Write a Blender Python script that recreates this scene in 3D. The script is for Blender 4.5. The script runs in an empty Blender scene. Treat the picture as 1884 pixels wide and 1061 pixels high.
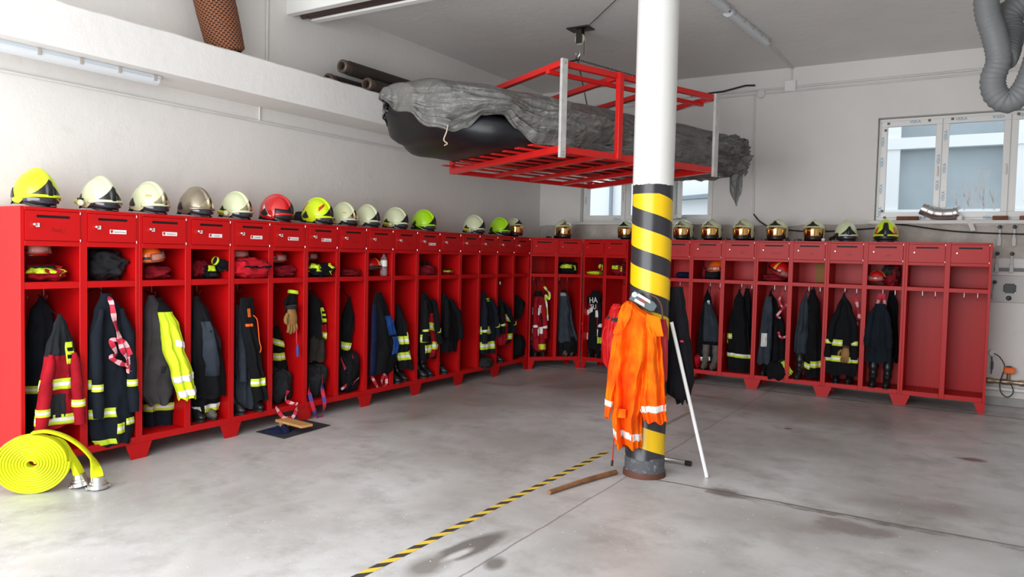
import bpy, math, random
from mathutils import Vector, Matrix, noise
R = math.radians
PI = math.pi
sc = bpy.context.scene
COL = sc.collection
# ---------------------------------------------------------------- camera
cam_d = bpy.data.cameras.new('camera'); cam = bpy.data.objects.new('camera', cam_d); COL.objects.link(cam)
cam_d.sensor_width = 36.0; cam_d.lens = 1391.37 / 1884 * 36.0; cam_d.clip_start = .05
def cam_axes(yaw, pit, rol):
    fwd = Vector((math.sin(yaw)*math.cos(pit), math.cos(yaw)*math.cos(pit), math.sin(pit)))
    right = Vector((math.cos(yaw), -math.sin(yaw), 0)); up = right.cross(fwd)
    return right*math.cos(rol)+up*math.sin(rol), -right*math.sin(rol)+up*math.cos(rol), fwd
_r, _u, _f = cam_axes(-.5515, -.045, .0233)
cam.matrix_world = Matrix(((_r.x, _u.x, -_f.x, 5.3442), (_r.y, _u.y, -_f.y, -2.5282), (_r.z, _u.z, -_f.z, 1.6071), (0, 0, 0, 1)))
sc.camera = cam
# ---------------------------------------------------------------- light and exposure
sc.view_settings.view_transform = 'Standard'; sc.view_settings.look = 'None'
sc.view_settings.gamma = 1; sc.view_settings.use_curve_mapping = False
sc.view_settings.exposure = 0.0
w = bpy.data.worlds.new('overcast_sky'); sc.world = w; w.use_nodes = True
wn = w.node_tree; bg = wn.nodes['Background']
bg.inputs[0].default_value = (.86, .93, 1, 1); bg.inputs[1].default_value = 1.7
def area(name, loc, rot, sx, sy, power, color=(1, 1, 1)):
    l = bpy.data.lights.new(name, 'AREA'); l.shape = 'RECTANGLE'; l.size = sx; l.size_y = sy; l.energy = power; l.color = color
    o = bpy.data.objects.new(name, l); COL.objects.link(o); o.location = loc; o.rotation_euler = rot
    return o
# daylight that comes in through the open garage door behind the camera
area('daylight_open_door', (2.7, -3.15, 1.95), (R(90), 0, 0), 5.8, 3.6, 400, (.97, .985, 1))
# ---------------------------------------------------------------- materials
_M = {}
def mat(name, col, rough=.6, metal=0, spec=.5, bump=0, bscale=40, var=0, vscale=3, coat=0, trans=0, alpha=1, emit=None, estr=1, ior=1.45, col2=None, sheen=0):
    if name in _M: return _M[name]
    m = bpy.data.materials.new(name); m.use_nodes = True; nt = m.node_tree; b = nt.nodes['Principled BSDF']
    I = b.inputs
    I['Base Color'].default_value = (*col, 1); I['Roughness'].default_value = rough; I['Metallic'].default_value = metal
    I['Specular IOR Level'].default_value = spec; I['Coat Weight'].default_value = coat; I['Coat Roughness'].default_value = .15; I['Transmission Weight'].default_value = trans; I['IOR'].default_value = ior
    I['Alpha'].default_value = alpha; I['Sheen Weight'].default_value = sheen
    if emit: I['Emission Color'].default_value = (*emit, 1); I['Emission Strength'].default_value = estr
    tc = nt.nodes.new('ShaderNodeTexCoord')
    if var or col2:
        n = nt.nodes.new('ShaderNodeTexNoise'); n.inputs['Scale'].default_value = vscale; n.inputs['Detail'].default_value = 6
        nt.links.new(tc.outputs['Object'], n.inputs['Vector'])
        mx = nt.nodes.new('ShaderNodeMix'); mx.data_type = 'RGBA'
        c2 = col2 or tuple(c*(1-var) for c in col)
        mx.inputs[6].default_value = (*col, 1); mx.inputs[7].default_value = (*c2, 1)
        cr = nt.nodes.new('ShaderNodeMapRange'); cr.inputs[1].default_value = .35; cr.inputs[2].default_value = .65
        nt.links.new(n.outputs[0], cr.inputs[0]); nt.links.new(cr.outputs[0], mx.inputs[0]); nt.links.new(mx.outputs[2], I['Base Color'])
    if bump:
        n = nt.nodes.new('ShaderNodeTexNoise'); n.inputs['Scale'].default_value = bscale; n.inputs['Detail'].default_value = 4
        nt.links.new(tc.outputs['Object'], n.inputs['Vector'])
        bp = nt.nodes.new('ShaderNodeBump'); bp.inputs['Strength'].default_value = bump; bp.inputs['Distance'].default_value = .01
        nt.links.new(n.outputs[0], bp.inputs['Height']); nt.links.new(bp.outputs[0], I['Normal'])
    _M[name] = m
    return m
class NT:
    """small helper to write node graphs"""
    def __init__(s, m): s.t = m.node_tree; s.b = s.t.nodes['Principled BSDF']; s.tc = s.t.nodes.new('ShaderNodeTexCoord')
    def n(s, ty, *ins, **kw):
        nd = s.t.nodes.new(ty)
        for k, v in kw.items():
            if hasattr(nd, k): setattr(nd, k, v)
        for i, v in enumerate(ins):
            if v is None: continue
            if hasattr(v, 'is_output'): s.t.links.new(v, nd.inputs[i])
            else: nd.inputs[i].default_value = v
        return nd
    def math(s, op, a, b=None, c=None): return s.n('ShaderNodeMath', a, b, c, operation=op).outputs[0]
    def noise(s, vec, scale, detail=5, rough=.55):
        nd = s.n('ShaderNodeTexNoise'); s.t.links.new(vec, nd.inputs['Vector'])
        nd.inputs['Scale'].default_value = scale; nd.inputs['Detail'].default_value = detail; nd.inputs['Roughness'].default_value = rough
        return nd.outputs[0]
    def rng(s, v, a, b, c=0., d=1.): return s.n('ShaderNodeMapRange', v, a, b, c, d).outputs[0]
    def mix(s, f, a, b):
        nd = s.t.nodes.new('ShaderNodeMix'); nd.data_type = 'RGBA'
        for i, v in ((0, f), (6, a), (7, b)):
            if hasattr(v, 'is_output'): s.t.links.new(v, nd.inputs[i])
            else: nd.inputs[i].default_value = v if i == 0 else (*v, 1)
        return nd.outputs[2]
    def xyz(s, vec=None):
        nd = s.t.nodes.new('ShaderNodeSeparateXYZ'); s.t.links.new(vec or s.tc.outputs['Object'], nd.inputs[0]); return nd.outputs
    def base(s, c): s.t.links.new(c, s.b.inputs['Base Color'])
    def rough(s, c): s.t.links.new(c, s.b.inputs['Roughness'])
    def bump(s, h, st=.3, dist=.01):
        bp = s.n('ShaderNodeBump'); bp.inputs['Strength'].default_value = st; bp.inputs['Distance'].default_value = dist
        s.t.links.new(h, bp.inputs['Height']); s.t.links.new(bp.outputs[0], s.b.inputs['Normal'])
# ---------------------------------------------------------------- mesh builder
class MB:
    def __init__(s): s.v = []; s.f = []; s.m = []
    def add(s, vs, fs, mi=0, M=None):
        o = len(s.v); s.v += [tuple(M @ Vector(v)) if M else tuple(v) for v in vs]
        for i, f in enumerate(fs):
            s.f.append(tuple(o+k for k in f)); s.m.append(mi[i] if isinstance(mi, list) else mi)
        return s
    def box(s, a, b, mi=0, M=None):
        (x0, y0, z0), (x1, y1, z1) = a, b
        vs = [(x0, y0, z0), (x1, y0, z0), (x1, y1, z0), (x0, y1, z0), (x0, y0, z1), (x1, y0, z1), (x1, y1, z1), (x0, y1, z1)]
        return s.add(vs, [(0, 3, 2, 1), (4, 5, 6, 7), (0, 1, 5, 4), (1, 2, 6, 5), (2, 3, 7, 6), (3, 0, 4, 7)], mi, M)
    def grid(s, rows, mi=0, closed=False, cap=False, M=None):
        """rows of points -> quads; closed wraps each row; mi may be fn(i,j)"""
        n = len(rows[0]); vs = [p for r in rows for p in r]; fs = []; ms = []
        for i in range(len(rows)-1):
            for j in range(n if closed else n-1):
                k = (j+1) % n
                fs.append((i*n+j, i*n+k, (i+1)*n+k, (i+1)*n+j)); ms.append(mi(i, j) if callable(mi) else mi)
        if cap:
            fs.append(tuple(range(n))[::-1]); ms.append(ms[0]); L = (len(rows)-1)*n
            fs.append(tuple(range(L, L+n))); ms.append(ms[-2])
        return s.add(vs, fs, ms, M)
    def tube(s, pts, r, n=10, cap=True, mi=0, M=None, flat=1, up=None):
        pts = [Vector(p) for p in pts]; rs = r if isinstance(r, (list, tuple)) else [r]*len(pts)
        rows = []; prev = None
        for i, p in enumerate(pts):
            t = (pts[min(i+1, len(pts)-1)] - pts[max(i-1, 0)])
            t = t.normalized() if t.length > 1e-9 else Vector((0, 0, 1))
            if prev is None:
                a = Vector(up) if up else (Vector((0, 0, 1)) if abs(t.z) < .9 else Vector((1, 0, 0)))
                x = (a - t*a.dot(t)).normalized()
            else: x = (prev - t*prev.dot(t)).normalized()
            prev = x; y = t.cross(x)
            rows.append([p + (x*math.cos(q)*flat + y*math.sin(q))*rs[i] for q in [2*PI*k/n for k in range(n)]])
        return s.grid(rows, mi, True, cap, M)
    def lathe(s, prof, n=24, M=None, mi=0, cap=False):
        rows = [[(r*math.cos(2*PI*k/n), r*math.sin(2*PI*k/n), z) for k in range(n)] for r, z in prof]
        return s.grid(rows, mi, True, cap, M)
    def ribbon(s, pts, wv, th=.003, mi=0, M=None):
        """strap: centre points, width vector per point (or one), thickness"""
        pts = [Vector(p) for p in pts]; n = len(pts); W = wv if isinstance(wv, list) else [wv]*n; rows = []
        for i, p in enumerate(pts):
            t = (pts[min(i+1, n-1)]-pts[max(i-1, 0)]).normalized(); w_ = Vector(W[i]); nn = t.cross(w_)
            nn = nn.normalized()*th*.5 if nn.length > 1e-6 else Vector((0, 0, th*.5))
            rows.append([p-w_*.5-nn, p+w_*.5-nn, p+w_*.5+nn, p-w_*.5+nn])
        return s.grid(rows, mi, True, True, M)
    def poly(s, pts, th, axis=(0, 1, 0), mi=0, M=None):
        """extruded outline"""
        a = Vector(axis)*th; n = len(pts); vs = [Vector(p) for p in pts]+[Vector(p)+a for p in pts]
        return s.add(vs, [tuple(range(n)), tuple(range(2*n-1, n-1, -1))]+[(i, n+i, n+(i+1) % n, (i+1) % n) for i in range(n)], mi, M)
    def build(s, name, mats, parent=None, smooth=35, bevel=0, seg=2, sub=0, mw=None, solid=0):
        me = bpy.data.meshes.new(name); me.from_pydata(s.v, [], s.f)
        for m in (mats if isinstance(mats, (list, tuple)) else [mats]): me.materials.append(m)
        me.polygons.foreach_set('material_index', s.m)
        import bmesh
        b = bmesh.new(); b.from_mesh(me); bmesh.ops.recalc_face_normals(b, faces=b.faces); b.to_mesh(me); b.free()
        if smooth:
            me.shade_smooth(); me.set_sharp_from_angle(angle=R(smooth))
        o = bpy.data.objects.new(name, me); COL.objects.link(o)
        if solid: q = o.modifiers.new('s', 'SOLIDIFY'); q.thickness = solid; q.offset = -1
        if bevel: q = o.modifiers.new('b', 'BEVEL'); q.width = bevel; q.segments = seg; q.limit_method = 'ANGLE'; q.angle_limit = R(40)
        if sub: q = o.modifiers.new('u', 'SUBSURF'); q.levels = sub; q.render_levels = sub
        if parent: o.parent = parent
        if mw is not None:
            if parent: o.matrix_local = mw
            else: o.matrix_world = mw
        return o
def tag(o, label=None, cat=None, group=None, kind=None):
    if label: o['label'] = label
    if cat: o['category'] = cat
    if group: o['group'] = group
    if kind: o['kind'] = kind
    return o
def empty(name, mw=None, label=None, cat=None, group=None):
    o = bpy.data.objects.new(name, None); COL.objects.link(o); o.empty_display_size = .1
    if mw is not None: o.matrix_world = mw
    return tag(o, label, cat, group)
def kids(o): return [c for c in COL.objects if c.parent == o]
def copy_tree(o, parent=None):
    c = o.copy(); COL.objects.link(c); c.parent = parent
    for k in kids(o): copy_tree(k, c)
    return c
def struct(o): o['kind'] = 'structure'; return o
def T(x=0, y=0, z=0): return Matrix.Translation((x, y, z))
def RZ(a): return Matrix.Rotation(a, 4, 'Z')
def RX(a): return Matrix.Rotation(a, 4, 'X')
def RY(a): return Matrix.Rotation(a, 4, 'Y')
def SC(x, y, z): return Matrix.Diagonal((x, y, z, 1))
def text(name, s, size, m, parent=None, mw=None, ext=.0006, align='CENTER', shear=0):
    cu = bpy.data.curves.new(name, 'FONT'); cu.body = s; cu.size = size; cu.extrude = ext; cu.align_x = align; cu.align_y = 'CENTER'; cu.shear = shear
    cu.materials.append(m); o = bpy.data.objects.new(name, cu); COL.objects.link(o); o.parent = parent
    if mw is not None:
        if parent: o.matrix_local = mw
        else: o.matrix_world = mw
    return o
def text_mesh(name, s, size, m, parent, mw, ext=.0006, shear=0):
    o = text('tmp_'+name, s, size, m, None, None, ext, shear=shear)
    bpy.context.view_layer.update(); dg = bpy.context.evaluated_depsgraph_get(); me = bpy.data.meshes.new_from_object(o.evaluated_get(dg))
    c = o.data; bpy.data.objects.remove(o); bpy.data.curves.remove(c)
    q = bpy.data.objects.new(name, me); COL.objects.link(q); q.parent = parent
    if not me.materials: me.materials.append(m)
    if parent: q.matrix_local = mw
    else: q.matrix_world = mw
    return q
def lerp(a, b, t): return a+(b-a)*t
def keyed(keys, x):
    """smooth interpolation of tuples keyed on their first value"""
    if x <= keys[0][0]: return keys[0][1:]
    for p, q in zip(keys, keys[1:]):
        if x <= q[0]:
            t = (x-p[0])/(q[0]-p[0]); t = t*t*(3-2*t)
            return tuple(lerp(a, b, t) for a, b in zip(p[1:], q[1:]))
    return keys[-1][1:]
def spline(pts, k=8):
    """Catmull-Rom through points"""
    P = [Vector(p) for p in pts]; P = [P[0]*2-P[1]]+P+[P[-1]*2-P[-2]]; out = []
    for i in range(1, len(P)-2):
        for j in range(k):
            t = j/k; a, b, c, d = P[i-1:i+3]
            out.append(.5*((2*b)+(c-a)*t+(2*a-5*b+4*c-d)*t*t+(3*b-a-3*c+d)*t**3))
    return out+[P[-2]]
# ---------------------------------------------------------------- room
WX, WY, CZ = -.53, 7.8, 4.11          # left wall, back wall, ceiling
EX, FY = 9.2, -3.2                    # right wall, door wall
def wall_mat(name, low=None, base=(.74, .715, .69), rough=.75):
    m = mat(name, base, rough); g = NT(m); P = g.tc.outputs['Object']; x, y, z = g.xyz()
    c = g.mix(g.rng(g.noise(P, 1.1, 6), .35, .7), base, tuple(q*.93 for q in base))
    c = g.mix(g.math('MULTIPLY', g.rng(g.noise(P, 5, 8, .7), .6, .78), .35), c, (.52, .47, .42))
    if low:   # bare, dirty render below the window sill
        zz = g.math('ADD', z, g.math('MULTIPLY', g.noise(P, 2.2, 6), .12))
        k = g.math('MULTIPLY', g.math('LESS_THAN', zz, 2.14), g.math('GREATER_THAN', zz, 1.75))
        c2 = g.mix(g.rng(g.noise(P, 3, 8, .7), .4, .62), (.40, .36, .32), (.55, .51, .47))
        c = g.mix(k, c, c2)
    g.base(c)
    h = g.math('ADD', g.math('MULTIPLY', g.noise(P, 9, 4), .8), g.math('MULTIPLY', g.noise(P, 60, 3), .15)); g.bump(h, .35, .012)
    return m
M_wall = wall_mat('wall_paint'); M_wallb = wall_mat('wall_paint_back', True)
M_ceil = wall_mat('ceiling_paint', base=(.80, .785, .76))
M_white = mat('white_paint', (.80, .79, .77), .5, var=.06, bump=.15, bscale=30)
def slab(name, a, b, m, kind='structure', bevel=0): return struct(MB().box(a, b).build(name, m, bevel=bevel))
# floor: polished concrete, stains, joints, paint specks
M_floor = mat('concrete_floor', (.4, .39, .375), .4); g = NT(M_floor); P = g.tc.outputs['Object']; x, y, z = g.xyz()
n1 = g.noise(P, .55, 6, .6); n2 = g.noise(P, 2.3, 8, .65); n3 = g.noise(P, 14, 6, .7)
c = g.mix(g.rng(n1, .36, .64), (.36, .35, .34), (.62, .63, .63))
c = g.mix(g.math('MULTIPLY', g.rng(n2, .48, .68), .6), c, (.235, .205, .185))
c = g.mix(g.math('MULTIPLY', g.rng(n3, .35, .7), .3), c, (.5, .49, .475))
def blob(cx, cy, rx, ry, rot=0, soft=.35, wob=.5):
    u = g.math('SUBTRACT', x, cx); v = g.math('SUBTRACT', y, cy); ca, sa = math.cos(rot), math.sin(rot)
    a = g.math('DIVIDE', g.math('ADD', g.math('MULTIPLY', u, ca), g.math('MULTIPLY', v, sa)), rx)
    b = g.math('DIVIDE', g.math('SUBTRACT', g.math('MULTIPLY', v, ca), g.math('MULTIPLY', u, sa)), ry)
    d = g.math('SQRT', g.math('ADD', g.math('MULTIPLY', a, a), g.math('MULTIPLY', b, b)))
    d = g.math('ADD', d, g.math('MULTIPLY', g.math('SUBTRACT', n2, .5), wob*4))
    return g.rng(d, 1-soft, 1+soft*.2, 1, 0)
def line(v, at, wd, wob=.0):
    q = g.math('ABSOLUTE', g.math('SUBTRACT', g.math('ADD', v, g.math('MULTIPLY', g.math('SUBTRACT', n2, .5), wob)), at)); return g.math('LESS_THAN', q, wd)
FLOOR_BLOBS = [(3.05, .90, .10, .30, -.12, .3, .35, (.12, .11, .10)), (3.0, .50, .11, .20, .1, .6, .5, (.19, .175, .16)), (3.27, .74, .06, .09, .3, .5, .4, (.15, .14, .13)), (3.045, .72, .03, .13, -.12, .7, .5, (.62, .62, .61)),
               (3.93, 2.62, .16, .14, -.05, .7, 1.2, (.13, .115, .105)), (4.72, 2.42, .26, .12, -.1, .6, 1.2, (.15, .13, .115)), (4.35, 2.3, .6, .35, 0, .9, 1.0, (.26, .24, .22)), (5.1, 3.1, .45, .2, .2, .8, 1.0, (.25, .235, .22)),
               (5.36, 4.75, .13, .07, 0, .4, .9, (.13, .07, .065)), (3.86, 5.0, .06, .05, 0, .4, .8, (.10, .06, .05)), (3.3, 5.9, 1.6, .5, 0, .8, 1.0, (.25, .22, .205)),
               (.35, 4.2, .9, 1.6, .2, .8, .8, (.27, .235, .21)), (1.4, 6.0, 1.6, .8, .3, .8, .8, (.25, .22, .2))]
for bx, by, rx_, ry_, ro, so, wo, cc in FLOOR_BLOBS: c = g.mix(g.math('MULTIPLY', blob(bx, by, rx_, ry_, ro, so, wo), .85 if rx_ < .2 else .7), c, cc)
c = g.mix(g.math('MULTIPLY', line(x, 3.215, .006, .05), .6), c, (.14, .12, .11))
c = g.mix(g.math('MULTIPLY', line(y, 2.655, .009, .05), g.math('GREATER_THAN', x, 3.2)), c, (.13, .115, .105))
c = g.mix(g.math('MULTIPLY', g.math('MULTIPLY', line(y, 2.63, .045, .16), g.math('GREATER_THAN', x, 3.8)), g.rng(n2, .4, .6)), c, (.17, .155, .14))
c = g.mix(line(y, 7.03, .018, .02), c, (.1, .095, .085))
vo = g.n('ShaderNodeTexVoronoi'); g.t.links.new(P, vo.inputs['Vector']); vo.inputs['Scale'].default_value = 15
sp = g.math('MULTIPLY', g.math('LESS_THAN', vo.outputs['Distance'], .065), g.math('GREATER_THAN', g.noise(P, 1.7, 3), .5))
c = g.mix(sp, c, (.85, .85, .84))
g.base(c); g.rough(g.rng(n2, .3, .7, .28, .55)); g.bump(g.math('ADD', n3, g.noise(P, 90, 2)), .06, .01)
struct(MB().box((WX-.3, FY-3, -.2), (EX+.3, WY+.3, 0)).build('floor', M_floor))
slab('ceiling', (WX-.3, FY-.3, CZ), (EX+.3, WY+.35, CZ+.2), M_ceil)
slab('wall_left', (WX-.25, FY-.3, 0), (WX, WY+.3, CZ), M_wall)
slab('wall_right', (EX, FY-.3, 0), (EX+.25, WY+.3, CZ), M_wall)
# back wall with two window openings
BW = [(.17, 2.21, 2.12, 2.95), (4.22, 6.65, 2.13, 3.385)]; TH = .30
b = MB()
xs = [WX-.25, BW[0][0], BW[0][1], BW[1][0], BW[1][1], EX+.25]
for i in range(5):
    if i in (1, 3):
        q = BW[i//2]; b.box((xs[i], WY, 0), (xs[i+1], WY+TH, q[2])); b.box((xs[i], WY, q[3]), (xs[i+1], WY+TH, CZ))
    else: b.box((xs[i], WY, 0), (xs[i+1], WY+TH, CZ))
struct(b.build('wall_back', M_wallb))
# door wall behind the camera with its wide open gateway
b = MB(); b.box((WX-.25, FY-.25, 0), (-.2, FY, CZ)); b.box((6.4, FY-.25, 0), (EX+.25, FY, CZ)); b.box((-.2, FY-.25, 3.8), (6.4, FY, CZ))
struct(b.build('wall_front', M_wall))
# plastered ledge along the left wall
b = MB(); rows = []; random.seed(4)
N = 120
for k in range(N+1):
    yy = lerp(FY, WY, k/N); j = (noise.noise(Vector((yy*3, 0, 0)))*.012+noise.noise(Vector((yy*14, 3, 0)))*.008)
    rows.append([(WX, yy, 2.945), (-.1, yy, 2.955), (-.1, yy, 3.265+j), (-.125, yy, 3.28+j), (WX, yy, 3.28)])
b.grid(rows, 0, True, True); struct(b.build('trim_1', wall_mat('ledge_plaster', base=(.78, .765, .745)), smooth=30))
# ceiling beam with the dark slot underneath
b = MB(); b.box((WX, 2.68, 3.9), (EX, 2.76, CZ)); b.box((WX, 2.76, 3.93), (EX, 2.79, CZ)); b.box((WX+.06, 2.95, 3.9), (EX, 3.03, CZ)); b.box((WX+.06, 2.79, 3.915), (EX, 2.94, 3.95), 1)
b.tube([(WX+.02, 2.87, 3.93), (WX+.10, 2.87, 3.93)], .03, 10, mi=1)
struct(b.build('trim_2', [M_white, mat('rusty_steel', (.09, .05, .04), .7, var=.4)], bevel=.004))
# conduits painted over
M_cond = mat('painted_conduit', (.70, .68, .66), .55, var=.1)
def conduit(pts, r, name='conduit', lab='', m=None):
    return tag(MB().tube(pts, r, 8).build(name, m or M_cond), lab, 'conduit')
conduit([(WX+.012, -3.2, 2.80), (WX+.012, 7.7, 2.82)], .011, lab='thin painted conduit running along the left wall under the ledge')
conduit([(WX+.012, 2.36, 2.95), (WX+.012, 2.36, 2.81)], .009, lab='short vertical conduit stub joining ledge and long left wall conduit')
conduit([(WX+.014, 2.44, CZ), (WX+.014, 2.44, 3.27)], .014, lab='white vertical conduit on the left wall above the ledge')
conduit([(WX, WY-.015, 3.845), (EX, WY-.015, 3.875)], .014, lab='upper painted conduit along the back wall near the ceiling')
conduit([(WX, WY-.014, 3.79), (EX, WY-.014, 3.83)], .010, lab='lower painted conduit along the back wall near the ceiling')
conduit([(3.18, WY-.014, CZ), (3.18, WY-.014, 3.87)], .011, lab='short vertical conduit dropping from ceiling to white junction box')
conduit([(2.72, WY-.012, 3.80), (2.76, WY-.012, 2.22)], .011, lab='vertical conduit on back wall between the two windows')
conduit([(1.85, WY-.03, 3.86), (2.3, WY-.03, 3.88), (2.6, WY-.03, 3.93), (2.72, WY-.03, 3.92)], .012, name='cable', m=mat('black_rubber', (.02, .02, .02), .5), lab='black cable lying over the conduits beside the lifting frame')['category'] = 'cable'
conduit(spline([(2.76, WY-.02, 2.22), (2.85, WY-.03, 2.12), (3.0, WY-.03, 2.04), (3.2, WY-.03, 2.01), (3.6, WY-.02, 1.99), (4.3, WY-.02, 2.04), (4.5, WY-.03, 2.08), (5.2, WY-.03, 1.99), (6.5, WY-.03, 1.95)]), .009, name='cable', m=_M['black_rubber'], lab='thin black cable along back wall above the locker tops')['category'] = 'cable'
b = MB().box((3.1, WY-.05, 3.80), (3.24, WY, 3.94)); tag(b.build('junction_box', M_white, bevel=.006), 'square white junction box on the back wall below the ceiling', 'junction box')
b = MB().lathe([(.001, .03), (.05, .03), (.055, .02), (.055, 0)], 20, T(2.8, WY, 3.80) @ RX(R(90))); tag(b.build('junction_box', M_cond), 'round painted junction box where the conduits meet', 'junction box')
# ---------------------------------------------------------------- lockers
U, LH, LD = .826, 1.85, .49
M_red = mat('red_lacquer', (.50, .003, .0045), .42, spec=.4, bump=.02, bscale=60)
M_redd = mat('red_lacquer_door', (.50, .003, .0045), .42, spec=.42)
M_steel = mat('zinc_steel', (.62, .61, .6), .35, 1)
M_black = mat('matte_black', (.008, .008, .009), .6)
M_tagw = mat('white_plastic', (.8, .79, .77), .4)
M_mark = mat('marker_ink', (.16, .004, .005), .5)
M_ink = mat('grey_ink', (.07, .08, .11), .6)
M_crest = mat('crest_red', (.45, .03, .05), .5)
LEG, RAIL, TOPR, DH0, DH1, OPT, SHZ = .118, .052, .024, 1.626, 1.826, 1.59, 1.347
def make_locker():
    root = empty('locker')
    b = MB(); t = .02
    b.box((0, .0065, LEG), (t, LD, LH)); b.box((U-t, .0065, LEG), (U, LD, LH)); b.box((t, .0065, LH-.018), (U-t, LD-.008, LH-.0005)); b.box((t, LD-.008, LEG), (U-t, LD-.0005, LH-.0005))
    b.box((t, .0065, LEG+.02), (U-t, LD-.008, LEG+.045)); b.box((U/2-.006, .0065, LEG+.045), (U/2+.006, LD-.008, LH-.018))
    b.build('body', M_red, root, bevel=.002)
    b = MB(); e = .027
    b.box((0, -.004, LEG), (e, .006, LH)); b.box((U-e, -.004, LEG), (U, .006, LH)); b.box((U/2-e, -.004, LEG), (U/2+e, .006, LH))
    for xa, xb in ((e, U/2-e), (U/2+e, U-e)):
        b.box((xa, -.0038, LEG), (xb, .0058, LEG+RAIL)); b.box((xa, -.0038, LH-TOPR), (xb, .0058, LH)); b.box((xa, -.0035, OPT), (xb, .0055, DH0))
    b.build('face_frame', M_red, root, bevel=.0025)
    for k in (0, 1):
        x0 = e if k == 0 else U/2+e; x1 = U/2-e if k == 0 else U-e
        b = MB(); b.box((x0-.005, -.002, SHZ-.045), (x1+.005, .012, SHZ)); b.box((x0-.005, .012, SHZ-.012), (x1+.005, LD-.01, SHZ)); b.build('shelf', M_red, root, bevel=.002)
        b = MB(); b.box((x0, .004, DH0-.01), (x1, LD-.01, DH0)); b.build('box_floor', M_red, root)
        # door with its real mail slot
        g_ = .002; a0, a1, z0, z1 = x0+g_, x1-g_, DH0+g_, DH1-g_; W_ = a1-a0; s0, s1, u0, u1 = a0+.2*W_, a0+.82*W_, z1-.045, z1-.027
        b = MB(); yf, yb = -.012, .002
        for (p, q) in (((a0, z0), (s0, z1)), ((s1, z0), (a1, z1)), ((s0, z0), (s1, u0)), ((s0, u1), (s1, z1))):
            b.box((p[0], yf, p[1]), (q[0], yb, q[1]))
        b.box((s0, .0, u0-.002), (s1, .004, u1+.002), 1)
        dr = b.build('door', [M_redd, M_black], root)
        lb = MB().lathe([(.0001, .012), (.007, .012), (.0095, .009), (.0095, 0)], 14, T(a0+.055, yf, z0+.105) @ RX(R(90))); lb.build('lock', M_steel, dr)
        MB().tube([(a1+.002, yf-.003, z1-.012), (a1+.002, yf-.003, z1+.004)], .003, 6).build('hinge_pin', M_steel, dr); MB().tube([(a1+.002, yf-.003, z0-.004), (a1+.002, yf-.003, z0+.012)], .003, 6).build('hinge_pin', M_steel, dr)
        xc = (x0+x1)/2
        for hx, hy in ((xc-.04, .30), (xc+.09, .30)):
            pts = spline([(hx, hy, SHZ-.012), (hx, hy, SHZ-.10), (hx, hy-.01, SHZ-.125), (hx, hy-.035, SHZ-.13), (hx, hy-.05, SHZ-.105)], 5)
            MB().tube(pts, .0035, 6).build('hook', M_steel, root)
        b = MB()
        for i in range(9):
            xx = lerp(x0+.03, x1-.03, i/8); b.box((xx-.006, .06, LEG+.045), (xx+.006, LD-.04, LEG+.049))
        b.build('floor_rib', M_red, root)
    for (xa, sx) in ((0, 1), (U, -1)):
        for (yy, sy) in ((-.003, 1), (LD, -1)):
            b = MB(); b.poly([(xa, yy, LEG-.0005), (xa+sx*.105, yy, LEG-.0005), (xa+sx*.062, yy, 0), (xa, yy, 0)], .004*sy)
            y2 = yy+sy*.0045; b.poly([(xa, y2, LEG-.0005), (xa, yy+sy*.09, LEG-.0005), (xa, yy+sy*.05, 0), (xa, y2, 0)], .004*sx, (1, 0, 0))
            b.build('leg', M_red, root)
    return root
FR = {}      # compartment number -> local frame (x along the front, y into the locker)
_proto = make_locker()
def place_locker(i, x, y, ang, label, group, sx=1):
    o = _proto if i == 0 else copy_tree(_proto)
    M = T(x, y, 0) @ RZ(ang) @ SC(sx, 1, 1); o.matrix_world = M; tag(o, label, 'locker', group)
    FR[2*i+1] = M; FR[2*i+2] = M @ T(U/2, 0, 0); o['_i'] = i
    return o
ORD = ['first', 'second', 'third', 'fourth', 'fifth', 'sixth', 'seventh', 'eighth']
UN = []
lab_left = ['red double locker at the near end of the left row, behind the yellow hose roll', 'red double locker in the left row holding the lime hi-vis jacket', 'red double locker in the left row beside the black floor mat',
            'red double locker in the left row with the red and blue sling hanging out', 'red double locker in the left row with a clear bottle on its shelf', 'red double locker in the left row, sixth from the hose roll',
            'red double locker in the left row with one compartment empty, seventh from the hose roll', 'red double locker ending the left row beside the corner']
for i in range(8): UN.append(place_locker(i, 0, i*U, R(90), lab_left[i], None))
def span(i, p, q, lab):
    d = Vector((q[0]-p[0], q[1]-p[1])); UN.append(place_locker(i, p[0], p[1], math.atan2(d.y, d.x), lab, None, d.length/U))
span(8, (.006, 6.618), (.528, 7.208), 'red double locker set diagonally in the corner, left of the two angled ones')
span(9, (.545, 7.208), (1.262, 7.112), 'red double locker set slightly askew in the corner, just left of the striped pillar')
lab_r = ['red double locker on the back wall half hidden by the striped pillar', 'red double locker on the back wall below the small window, right of the pillar', 'red double locker in the middle of the back wall row with the slate coat',
         'red double locker under the yellow helmet, second from the right end', 'empty red double locker at the right end of the back row']
for j in range(5): UN.append(place_locker(10+j, 1.339+j*U, 7.085, 0, lab_r[j], None))
for o in UN: del o['_i']
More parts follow.
